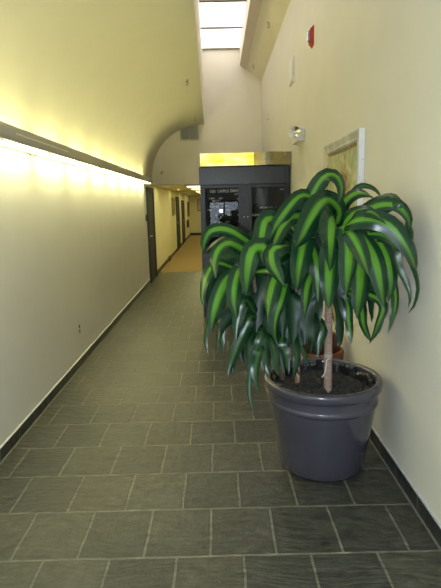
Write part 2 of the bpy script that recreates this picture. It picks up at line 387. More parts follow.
# hall pictures
def hall_picture(y0, y1, z0, z1, label, c):
    root = empty('framed_picture', (XL, (y0+y1)/2, (z0+z1)/2), label, 'picture')
    w, hh = (y1-y0)/2, (z1-z0)/2; bm = bmesh.new()
    for a in ((-w,w,-hh,-hh+.05),(-w,w,hh-.05,hh),(-w,-w+.05,-hh+.05,hh-.05),(w-.05,w,-hh+.05,hh-.05)): box(bm, 0, .035, a[0], a[1], a[2], a[3])
    obj('frame', bm, mat('hall_frame', c, .4, .3), root)
    obj('picture', B(.0, .018, -w+.05, w-.05, -hh+.05, hh-.05), noisy(mat('hall_art', c, .6), tuple(x*.7 for x in c), tuple(min(1, x*1.5) for x in c), 5), root)
hall_picture(17.0, 18.0, 1.32, 1.93, 'framed picture in olive tones before the first dark doorway in the hall', (.22,.19,.08))
hall_picture(25.6, 27.0, 1.06, 1.82, 'dark framed picture past the second doorway at hall end', (.09,.065,.04))
# fire extinguisher
root = empty('fire_extinguisher', (XL+.07, 24.6, .58), 'small red fire extinguisher on hall wall past the doorways', 'fire extinguisher')
obj('cylinder', lathe(bmesh.new(), [(0,0),(.055,0),(.06,.02),(.06,.25),(.045,.31),(.02,.34),(.02,.36),(0,.36)], 24), mat('extinguisher_red', (.22,.02,.015), .4), root, True)
bm = tube(bmesh.new(), [(0,0,.35),(0,0,.40),(.0,-.08,.42)], .014, 8); box(bm, -.012, .012, -.12, .02, .395, .41); obj('valve_handle', bm, DARKSLOT, root)
obj('hose', tube(bmesh.new(), catmull([(.0,.02,.38),(.03,.07,.35),(.03,.075,.22),(.02,.07,.1)], 12), .012, 8), DARKSLOT, root)
obj('wall_bracket', B(-.07, -.05, -.03, .03, .1, .32), STEEL, root)
# frame at the far right of the hall end
root = empty('notice_frame', (-.93, YE, 1.62), 'narrow brown frame on the end wall of the hall', 'picture')
bm = bmesh.new()
for a in ((-.16,.16,-.32,-.27),(-.16,.16,.27,.32),(-.16,-.12,-.27,.27),(.12,.16,-.27,.27)): box(bm, a[0], a[1], -.03, -.001, a[2], a[3])
obj('frame', bm, mat('notice_wood', (.22,.12,.05), .5), root)
obj('picture', B(-.12, .12, -.012, -.001, -.27, .27), noisy(mat('notice_paper', (.5,.45,.3), .6), (.45,.35,.2), (.6,.52,.35), 4), root)

# ------------------------------------------------------------------ building directory
GRAN = noisy(mat('dark_granite', (.045,.047,.058), .32), (.016,.017,.022), (.052,.054,.066), 55, 8, lo=.3, hi=.7)
g = N(GRAN)
FRAMEM = noisy(mat('bronze_black_frame', (.030,.030,.034), .35, .4), (.018,.018,.021), (.026,.026,.029), 20)
FELT = noisy(mat('black_letter_board', (.010,.010,.012), .9), (.006,.006,.008), (.008,.008,.010), 6)
LETTER = mat('white_letters', (.9,.9,.88), .5)
LETTERD = mat('dim_letters', (.34,.34,.33), .6)
BRASS = noisy(mat('brushed_brass', (.42,.37,.22), .15, 1.0), (.37,.32,.19), (.46,.41,.25), 3, stretch=(.4,8,30))
DY = 7.40
dr = empty('building_directory', (.41, DY+.3, 0), 'dark granite building directory with two glass doors under a brass canopy', 'directory')
ox, oyd = -.41, -DY-.3
def D(x0, x1, y0, y1, z0, z1, **k): return B(x0+ox, x1+ox, y0+oyd, y1+oyd, z0, z1, **k)
XA, XB = -.245, 1.072
obj('header_panel', D(XA-.008, .975, DY-.01, DY+.6, 1.965, 2.212, bev=.004), GRAN, dr)
obj('header_return', D(.977, XB-.02, DY+.015, DY+.6, 1.965, 2.212), GRAN, dr)
obj('base_panel', D(XA, XB-.02, DY, DY+.6, 0.0, .975, bev=.004), GRAN, dr)
obj('cabinet', D(XA, XB-.02, DY+.055, DY+.6, .975, 1.965), FRAMEM, dr)
for a in ((XA, XA+.03), (.352, .462), (XB-.05, XB-.02)): obj('door_jamb', D(a[0], a[1], DY-.004, DY+.055, .975, 1.965), FRAMEM, dr)
def text_mesh(body, size, m, parent, x, z, y, name='lettering', align='LEFT', sx=1.0):
    cu = bpy.data.curves.new('txt', 'FONT'); cu.body = body; cu.size = size; cu.align_x = align; cu.space_word = 1.6; cu.extrude = .0006; cu.resolution_u = 2
    to = bpy.data.objects.new('txt', cu); col.objects.link(to)
    dg = bpy.context.evaluated_depsgraph_get()
    me = bpy.data.meshes.new_from_object(to.evaluated_get(dg)); bpy.data.objects.remove(to)
    for v in me.vertices: v.co = Vector((v.co.x*sx+x, y-v.co.z, v.co.y+z))
    return me
def letters(parent, items, strips, m, y):
    """each readable word and each row of tiny illegible letters is a part of its own"""
    for body, size, x, z, al, sx in items:
        me = text_mesh(body, size, m, parent, x, z, y, align=al, sx=sx); me.name = 'lettering'; me.materials.append(m)
        o = bpy.data.objects.new('lettering', me); col.objects.link(o); o.parent = parent
    rnd = random.Random(3)
    for x0, x1, z, h in strips:
        x = x0; bm = bmesh.new()
        while x < x1:
            w = rnd.uniform(.006, .010)
            if rnd.random() > .14:
                k = rnd.randrange(4)
                box(bm, x, x+.0022, y-.001, y, z, z+h)
                if k != 0: box(bm, x, x+w, y-.001, y, z+(h-.003 if k == 1 else 0), z+(h if k == 1 else .003))
                if k > 1: box(bm, x+w-.0022, x+w, y-.001, y, z, z+h)
            x += w+.004
        obj('lettering', bm, m, parent)
def dir_door(x0, x1, knob_x, items, strips):
    z0, z1, fr, fb = .985, 1.955, .042, .05
    r = empty('door', ((x0+x1)/2+ox, DY+oyd, 0)); r.parent = dr
    cx = (x0+x1)/2; w = (x1-x0)/2
    bm = bmesh.new()
    for a in ((-w,w,z0,z0+fb),(-w,w,z1-fr,z1),(-w,-w+fr,z0+fb,z1-fr),(w-fr,w,z0+fb,z1-fr)): box(bm, a[0], a[1], -.012, .03, a[2], a[3], bev=.003)
    obj('door_frame', bm, FRAMEM, r)
    obj('letter_board', B(-w+fr, w-fr, .034, .045, z0+fb, z1-fr), FELT, r)
    bm = bmesh.new(); gy = lambda x, z: .008-.0105*x+.0135*(z-1.47)
    quad(bm, *[(x, gy(x, z), z) for x, z in ((-w+fr,z0+fb), (w-fr,z0+fb), (w-fr,z1-fr), (-w+fr,z1-fr))]); obj('glass_pane', bm, GLASS, r)
    obj('knob', lathe(bmesh.new(), [(0,-.034),(.008,-.033),(.011,-.026),(.006,-.018),(.006,-.008)], 16, (knob_x-cx, 0, 1.493), 'y'), mat('knob_steel', (.75,.74,.7), .25, .9), r, True)
    it = [(b, s, x-cx, z, al, sx) for b, s, x, z, al, sx in items]; st = [(a-cx, b-cx, z, h) for a, b, z, h in strips]
    letters(r, it, st, LETTER, .033)
# pixel to board position (1 px is about 14.6 mm at the board)
def px(u): return (u-217.0)*.01467+.003
def pz(v): return 1.873-(v-191.3)*.01467
L_items = [('100', .060, px(209.2), pz(192.9), 'LEFT', 1.0), ('CAMPUS', .060, px(217.3), pz(192.8), 'LEFT', .72), ('DRIVE', .060, px(238.0), pz(192.6), 'RIGHT', .72), ('SUITE', .034, px(240.0), pz(195.2), 'RIGHT', 1.0)]
for v, t in ((200.2, '210'), (206.2, '101'), (210.3, '200'), (215.6, '220'), (222.0, '102'), (227.8, '201')):
    L_items.append((t, .038, px(240.5), pz(v), 'RIGHT', 1.0))
S = lambda u0, u1, v, h=.022: (px(u0), px(u1), pz(v), h)
L_str = [S(209,214,199), S(217.5,223,199), S(212,221,201.3), S(209,213,204.5), S(217,223,204.5), S(209,218,207), S(221,228.5,207), S(207,211.5,210.5), S(226,231,210.5), S(233,236,210.5),
         S(214.5,224,215.5), S(227,230.5,215.5), S(213,221,222.5,.026), S(225,228.5,222.5,.026), S(228,234,227.8), S(213,217,227.8)]
dir_door(XA+.03, .352, .387, L_items, L_str)
R_str = [S(279.5,284.5,191.5), S(258,266,209), S(267.5,272,209), S(275,277.5,209), S(250.5,272,216.4,.03), S(273,277,216.4,.028), S(257,261,221.5)]
dir_door(.462, XB-.05, .440, [], R_str)
for c in dr.children:
    if c.name.startswith('door') and c.type == 'EMPTY':
        pass
# canopy: brass fascia, left half's yellow reflection painted as a glowing sheet
can_z0, can_z1 = 2.222, 2.402
xs = [.54+.535*i/24 for i in range(25)]
bm = bmesh.new()
front = [(x+ox, DY-.055-.055*math.sin(PI*min(1, (x-.54)/.42)) + oyd) for x in xs]
lo = [bm.verts.new((x, y, can_z0)) for x, y in front]; hi = [bm.verts.new((x, y, can_z1)) for x, y in front]
for i in range(len(xs)-1): bm.faces.new((lo[i], lo[i+1], hi[i+1], hi[i]))
bl = [bm.verts.new((x, DY+.55+oyd, z)) for z in (can_z0, can_z1) for x in (.54+ox, XB+.003+ox)]
bm.faces.new(lo[::-1]+[bl[0], bl[1]]); bm.faces.new(hi+[bl[3], bl[2]]); bm.faces.new((lo[0], hi[0], bl[2], bl[0]))
bmesh.ops.recalc_face_normals(bm, faces=bm.faces)
can = obj('canopy', bm, BRASS, dr)
bm = D(-.232, .538, DY-.045, DY+.55, can_z0, can_z1); obj('canopy_box', bm, BRASS, dr)
glowm = emit('yellow_reflection_glow', (1, .80, .16), 1.35)
g = N(glowm); e = [x for x in g.t.nodes if x.type == 'EMISSION'][0]
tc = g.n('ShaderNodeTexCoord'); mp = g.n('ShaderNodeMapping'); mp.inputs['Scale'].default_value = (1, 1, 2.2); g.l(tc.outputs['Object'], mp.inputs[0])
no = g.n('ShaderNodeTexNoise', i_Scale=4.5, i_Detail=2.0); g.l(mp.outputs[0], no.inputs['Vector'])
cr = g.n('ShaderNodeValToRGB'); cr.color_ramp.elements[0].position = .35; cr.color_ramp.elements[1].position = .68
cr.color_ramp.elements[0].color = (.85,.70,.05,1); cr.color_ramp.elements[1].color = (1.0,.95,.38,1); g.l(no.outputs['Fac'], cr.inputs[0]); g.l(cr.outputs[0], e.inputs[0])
obj('painted_reflection', D(-.231, .537, DY-.056, DY-.045, can_z0+.002, can_z1-.002), glowm, dr)

# ------------------------------------------------------------------ framed painting on the right wall
pr = empty('framed_painting', (XR, 4.35, 1.735), 'painting in a whitewashed wooden frame hung on the right wall behind the plant', 'painting')
WASH = noisy(mat('whitewashed_wood', (.55,.54,.50), .55), (.40,.39,.34), (.58,.57,.52), 5, 4, bump=.08, stretch=(1,1,1))
WASHW = noisy(mat('white_edge', (.80,.80,.84), .55), (.30,.30,.36), (.82,.82,.86), 40, 4, bump=.2, lo=.28, hi=.36)
GOLD = noisy(mat('gilt_slip', (.42,.33,.14), .35, .5), (.34,.26,.10), (.48,.38,.17), 25)
pw, pht = .61, .475
def mitre(bm, o0, o1, x0, x1):
    """four mitred rails: outer rectangle o0 at depth x0, inner rectangle o1 at depth x1"""
    A = [(x0,-o0[0],-o0[1]),(x0,o0[0],-o0[1]),(x0,o0[0],o0[1]),(x0,-o0[0],o0[1])]; Bq = [(x1,-o1[0],-o1[1]),(x1,o1[0],-o1[1]),(x1,o1[0],o1[1]),(x1,-o1[0],o1[1])]
    a = [bm.verts.new(p) for p in A]; b = [bm.verts.new(p) for p in Bq]
    for i in range(4): bm.faces.new((a[i], a[(i+1)%4], b[(i+1)%4], b[i]))
bm = bmesh.new()
mitre(bm, (pw,pht), (pw-.012,pht-.012), -.042, -.047); mitre(bm, (pw-.012,pht-.012), (pw-.055,pht-.055), -.047, -.034)
mitre(bm, (pw-.055,pht-.055), (pw-.07,pht-.07), -.034, -.036); mitre(bm, (pw-.07,pht-.07), (pw-.085,pht-.085), -.036, -.024)
obj('frame', bm, WASH, pr)
bm = bmesh.new(); mitre(bm, (pw,pht), (pw,pht), -.001, -.042); obj('frame_edge', bm, WASHW, pr)
bm = bmesh.new(); mitre(bm, (pw-.085,pht-.085), (pw-.09,pht-.09), -.026, -.024); mitre(bm, (pw-.09,pht-.09), (pw-.112,pht-.112), -.024, -.016); obj('gilt_slip', bm, GOLD, pr)
art = mat('painted_canvas', (.3,.3,.15), .45); g = N(art)
tc = g.n('ShaderNodeTexCoord'); sp = g.n('ShaderNodeSeparateXYZ'); g.l(tc.outputs['Object'], sp.inputs[0])
no = g.n('ShaderNodeTexNoise', i_Scale=7.0, i_Detail=7.0, i_Distortion=1.2); g.l(tc.outputs['Object'], no.inputs['Vector'])
bg = g.n('ShaderNodeValToRGB'); bg.color_ramp.elements[0].color = (.24,.29,.15,1); bg.color_ramp.elements[1].color = (.52,.50,.30,1); bg.color_ramp.elements[0].position = .35; bg.color_ramp.elements[1].position = .65
g.l(no.outputs['Fac'], bg.inputs[0])
fg = g.n('ShaderNodeValToRGB'); fg.color_ramp.elements[0].color = (.14,.08,.03,1); fg.color_ramp.elements[1].color = (.40,.26,.10,1); fg.color_ramp.elements[0].position = .38; fg.color_ramp.elements[1].position = .62
no2 = g.n('ShaderNodeTexNoise', i_Scale=16.0, i_Detail=5.0); g.l(tc.outputs['Object'], no2.inputs['Vector']); g.l(no2.outputs['Fac'], fg.inputs[0])
# a brown mass rising in the middle right, ragged edges
ab = g.n('ShaderNodeMath', operation='ADD'); ab.inputs[1].default_value = .10; g.l(sp.outputs['Y'], ab.inputs[0])
aa = g.n('ShaderNodeMath', operation='ABSOLUTE'); g.l(ab.outputs[0], aa.inputs[0])
zz = g.n('ShaderNodeMath', operation='MULTIPLY_ADD'); zz.inputs[1].default_value = .62; zz.inputs[2].default_value = -.20; g.l(sp.outputs['Z'], zz.inputs[0])
ad = g.n('ShaderNodeMath', operation='ADD'); g.l(aa.outputs[0], ad.inputs[0]); g.l(zz.outputs[0], ad.inputs[1])
nn = g.n('ShaderNodeMath', operation='MULTIPLY_ADD'); nn.inputs[1].default_value = .35; g.l(no.outputs['Fac'], nn.inputs[0]); g.l(ad.outputs[0], nn.inputs[2])
ms = g.n('ShaderNodeMapRange'); ms.inputs['From Min'].default_value = .10; ms.inputs['From Max'].default_value = .26; ms.inputs['To Min'].default_value = 1; ms.inputs['To Max'].default_value = 0; g.l(nn.outputs[0], ms.inputs['Value'])
mx = g.n('ShaderNodeMix', data_type='RGBA'); g.l(ms.outputs[0], mx.inputs[0]); g.l(bg.outputs[0], mx.inputs['A']); g.l(fg.outputs[0], mx.inputs['B']); g.l(mx.outputs['Result'], g.b.inputs['Base Color'])
bm = bmesh.new(); quad(bm, (-.014,-pw+.111,-pht+.111), (-.014,-pw+.111,pht-.111), (-.014,pw-.111,pht-.111), (-.014,pw-.111,-pht+.111)); obj('canvas', bm, art, pr)

# ------------------------------------------------------------------ terracotta planter behind the plant
TERRA = noisy(mat('terracotta', (.20,.06,.03), .55), (.16,.045,.024), (.24,.075,.038), 9, 5)
MAROON = noisy(mat('maroon_glaze', (.06,.018,.016), .35), (.045,.013,.012), (.08,.024,.02), 7)
tp = empty('terracotta_planter', (.835, 4.08, 0), 'reddish terracotta planter on the floor behind the big grey pot', 'planter')
obj('pot', lathe(bmesh.new(), [(0,0),(.125,0),(.135,.01),(.175,.36),(.178,.375),(.196,.378),(.200,.39),(.202,.46),(.197,.472),(.178,.472),(.172,.40),(0,.39)], 48), TERRA, tp, False)
obj('inner_pot', lathe(bmesh.new(), [(.13,.40),(.150,.50),(.158,.59),(.150,.595),(.142,.58),(.13,.50),(0,.50)], 40), MAROON, tp, False)
bm = lathe(bmesh.new(), [(0,.555),(.07,.553),(.143,.545)], 30); obj('soil', bm, noisy(mat('dry_soil', (.03,.02,.012), .95), (.02,.013,.008), (.045,.03,.02), 60, bump=.6), tp)

# ------------------------------------------------------------------ the potted corn plant
PC = (.647, 3.06, 0)
plant = empty('potted_corn_plant', PC, 'large striped leaf corn plant in a dark grey pot standing on the slate floor', 'potted plant')
POT = noisy(mat('grey_plastic_pot', (.050,.047,.065), .22, coat=.5), (.044,.042,.058), (.055,.052,.070), 4, 3)
pp = [(0,.0),(.245,.0),(.262,.006),(.272,.022),(.278,.06),(.300,.20),(.322,.34),(.336,.435),(.3365,.441),(.346,.447),(.349,.455),(.349,.468),(.345,.476),(.343,.482),(.348,.528),(.350,.536),
      (.365,.541),(.371,.552),(.373,.578),(.370,.592),(.362,.600),(.345,.602),(.334,.598),(.329,.588),(.322,.50),(.318,.46)]
o = obj('pot', lathe(bmesh.new(), pp, 96), POT, plant, True)
# crumpled black liner showing above the soil
bm = bmesh.new(); n = 120; rnd = random.Random(5); rings = []
for k, (r, z) in enumerate(((.322,.50),(.322,.545),(.316,.585),(.305,.592),(.296,.575),(.290,.51))):
    ring = []
    for i in range(n):
        a = 2*PI*i/n; j = .006*math.sin(a*17+k)+.004*math.sin(a*31+2*k)+rnd.uniform(-.003,.003)
        up = (.012*math.sin(a*9+1)+.008*math.sin(a*23)+.008*max(0, math.sin(a))) if k in (2,3,4) else 0
        ring.append(bm.verts.new(((r+j*.8 if k else r)*math.cos(a), (r+j*.8 if k else r)*math.sin(a), z+up-.012)))
    rings.append(ring)
for a, b in zip(rings, rings[1:]):
    for i in range(n): bm.faces.new((a[i], a[(i+1)%n], b[(i+1)%n], b[i]))
obj('pot_liner', bm, noisy(mat('black_liner', (.010,.010,.012), .3), (.008,.008,.010), (.016,.016,.018), 40, bump=.4), plant)
# soil: lumpy disc
bm = bmesh.new(); rnd = random.Random(11); rings = [[bm.verts.new((0,0,.53))]]
for k in range(1, 15):
    r = .312*k/14
    rings.append([bm.verts.new((r*math.cos(2*PI*i/64), r*math.sin(2*PI*i/64), .525+rnd.uniform(-.009,.012)+.008*math.sin(r*30+i*.4))) for i in range(64)])
for i in range(64): bm.faces.new((rings[0][0], rings[1][i], rings[1][(i+1)%64]))
for a, b in zip(rings[1:], rings[2:]):
    for i in range(64): bm.faces.new((a[i], b[i], b[(i+1)%64], a[(i+1)%64]))
obj('soil', bm, noisy(mat('dark_soil', (.02,.017,.015), .9), (.006,.0055,.005), (.034,.031,.030), 60, 6, bump=.7), plant)
# canes with leaf-scar rings
def cane(pts, r0, r1, c1, c2, name='cane'):
    P = catmull(pts, 70); rad = []
    for i in range(len(P)):
        rad.append((r0+(r1-r0)*i/len(P))*(1+.045*(1 if i % 4 == 0 else 0)+.02*math.sin(i*1.7)))
    P = [p-Vector(PC) for p in P]
    m = noisy(mat(name+'_bark', c1, .75), c1, c2, 22, 5, bump=.3, stretch=(1,1,7))
    return obj(name, tube(bmesh.new(), P, rad, 14), m, plant, True)
c_main = cane([(.672,3.00,.50),(.668,2.99,.75),(.662,2.97,1.08),(.655,2.94,1.35),(.655,2.93,1.50)], .0255, .021, (.26,.17,.125), (.42,.30,.235))
cane([(.500,3.14,.50),(.498,3.12,.75),(.49,3.08,1.06),(.47,3.04,1.30),(.46,3.02,1.46)], .015, .013, (.15,.09,.06), (.27,.17,.12))
cane([(.415,3.20,.50),(.36,3.10,.75),(.25,2.95,.98),(.22,2.93,1.15),(.20,2.92,1.30)], .013, .011, (.10,.075,.045), (.19,.14,.09))
# string tying the canes and a loose white wire
STR = mat('twine', (.20,.12,.08), .8)
bm = tube(bmesh.new(), [Vector(p)-Vector(PC) for p in catmull([(.497,3.10,.745),(.58,3.03,.742),(.665,2.965,.752)], 10)], .0016, 6)
obj('tie_string', bm, STR, plant)
bm = tube(bmesh.new(), [Vector(p)-Vector(PC) for p in catmull([(.668,2.962,.74),(.650,2.945,.735),(.645,2.94,.70),(.635,2.93,.66),(.618,2.925,.635)], 16)], .0024, 6)
obj('tie_wire', bm, mat('white_wire', (.75,.75,.76), .4), plant)
bm = lathe(bmesh.new(), [(.0258,-.012),(.027,-.008),(.027,.008),(.0258,.012)], 18, (.668-PC[0], 2.989-PC[1], .755)); obj('cane_tie', bm, mat('clear_tape', (.42,.36,.33), .2), plant, True)

def leaf_material(name, edge, stripe, sw, str_mix, rough=.27, spec=.42):
    m = mat(name, edge, rough, spec=spec); g = N(m)
    uv = g.n('ShaderNodeUVMap'); uv.uv_map = 'leaf_uv'; sp = g.n('ShaderNodeSeparateXYZ'); g.l(uv.outputs[0], sp.inputs[0])
    st = g.n('ShaderNodeMapping'); st.inputs['Scale'].default_value = (14, .8, 1); g.l(uv.outputs[0], st.inputs[0])
    oi = g.n('ShaderNodeObjectInfo'); va = g.n('ShaderNodeVectorMath', operation='ADD'); g.l(st.outputs[0], va.inputs[0]); g.l(oi.outputs['Random'], va.inputs[1])
    no = g.n('ShaderNodeTexNoise', i_Scale=2.2, i_Detail=3.0); g.l(va.outputs[0], no.inputs['Vector'])
    a = g.n('ShaderNodeMath', operation='SUBTRACT'); a.inputs[1].default_value = .5; g.l(sp.outputs['X'], a.inputs[0])
    ab = g.n('ShaderNodeMath', operation='ABSOLUTE'); g.l(a.outputs[0], ab.inputs[0])
    ma0 = g.n('ShaderNodeMath', operation='MULTIPLY_ADD'); ma0.inputs[1].default_value = .34; g.l(no.outputs['Fac'], ma0.inputs[0]); g.l(ab.outputs[0], ma0.inputs[2])
    rw = g.n('ShaderNodeMapRange'); rw.inputs['To Min'].default_value = -.18; rw.inputs['To Max'].default_value = -.08; g.l(oi.outputs['Random'], rw.inputs['Value'])
    ma = g.n('ShaderNodeMath', operation='ADD'); g.l(ma0.outputs[0], ma.inputs[0]); g.l(rw.outputs[0], ma.inputs[1])
    mr = g.n('ShaderNodeMapRange', interpolation_type='SMOOTHSTEP'); mr.inputs['From Min'].default_value = sw; mr.inputs['From Max'].default_value = sw+.17
    mr.inputs['To Min'].default_value = str_mix; mr.inputs['To Max'].default_value = 0; g.l(ma.outputs[0], mr.inputs['Value'])
    # stripe fades toward the pointed tip
    ta = g.n('ShaderNodeMapRange'); ta.inputs['From Min'].default_value = .72; ta.inputs['From Max'].default_value = .98; ta.inputs['To Min'].default_value = 1; ta.inputs['To Max'].default_value = .15; g.l(sp.outputs['Y'], ta.inputs['Value'])
    mm = g.n('ShaderNodeMath', operation='MULTIPLY'); g.l(mr.outputs[0], mm.inputs[0]); g.l(ta.outputs[0], mm.inputs[1])
    c1 = g.n('ShaderNodeMix', data_type='RGBA'); c1.inputs['A'].default_value = (*[x*.65 for x in edge], 1); c1.inputs['B'].default_value = (*[x*1.5 for x in edge], 1); g.l(no.outputs['Fac'], c1.inputs[0])
    mx = g.n('ShaderNodeMix', data_type='RGBA'); mx.inputs['B'].default_value = (*stripe, 1); g.l(mm.outputs[0], mx.inputs[0]); g.l(c1.outputs['Result'], mx.inputs['A'])
    g.l(mx.outputs['Result'], g.b.inputs['Base Color'])
    bp = g.n('ShaderNodeBump', i_Strength=.25, i_Distance=.002); g.l(no.outputs['Fac'], bp.inputs['Height']); g.l(bp.outputs[0], g.b.inputs['Normal'])
    return m
LM1 = leaf_material('striped_leaf', (.006,.032,.012), (.095,.27,.018), .105, .95)
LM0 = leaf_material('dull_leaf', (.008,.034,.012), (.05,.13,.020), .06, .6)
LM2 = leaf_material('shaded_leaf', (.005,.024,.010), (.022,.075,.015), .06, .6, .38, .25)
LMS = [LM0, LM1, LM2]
def leaf_bm(bm, uvl, pts, w, seed, NL=20, NW=6, fac=1.0):
    rnd = random.Random(seed); P = catmull(pts, NL)
    ph, ph2, cup = rnd.uniform(0, 6.28), rnd.uniform(0, 6.28), rnd.uniform(.06, .18)
    tw = rnd.uniform(-.75, .75)
    hint = Vector((rnd.uniform(-.25,.25), -.85, .5)).normalized(); rows = []; Wp = None
    for i, p in enumerate(P):
        t = i/NL; T = (P[min(i+1, NL)]-P[max(i-1, 0)]).normalized()
        W = T.cross(hint)
        if W.length < .15 and Wp: W = Wp
        W.normalize()
        if Wp:
            if W.dot(Wp) < 0: W = -W
            W = (Wp*.35+W*.65); W = (W-T*W.dot(T)).normalized()
        Wp = W
        W = Matrix.Rotation(tw*t*t, 3, T) @ W
        Nn = W.cross(T).normalized()
        if t < .5: s = .36+.64*math.sin(PI/2*min(1, t/.5))**1.3
        else: s = max(0.0, 1-((t-.5)/.5)**2.3)**.8
        s = s*w*.5; row = []
        for j in range(NW+1):
            u = j/NW; q = (u-.5)*2
            off = -abs(q)**1.5*cup*w*.9 + .06*w*math.sin(t*15+ph+(2 if q > 0 else 0))*abs(q)**2 - .05*w*(1-abs(q))*(1-t)
            v = bm.verts.new(p + W*(q*s*fac) + Nn*off*(1 if t < .95 else .3))
            row.append((v, u, t))
        rows.append(row)
    for a, b in zip(rows, rows[1:]):
        for j in range(NW):
            f = bm.faces.new((a[j][0], a[j+1][0], b[j+1][0], b[j][0])); f.smooth = True
            for lp, (v, u, t) in zip(f.loops, (a[j], a[j+1], b[j+1], b[j])): lp[uvl].uv = (u, t)
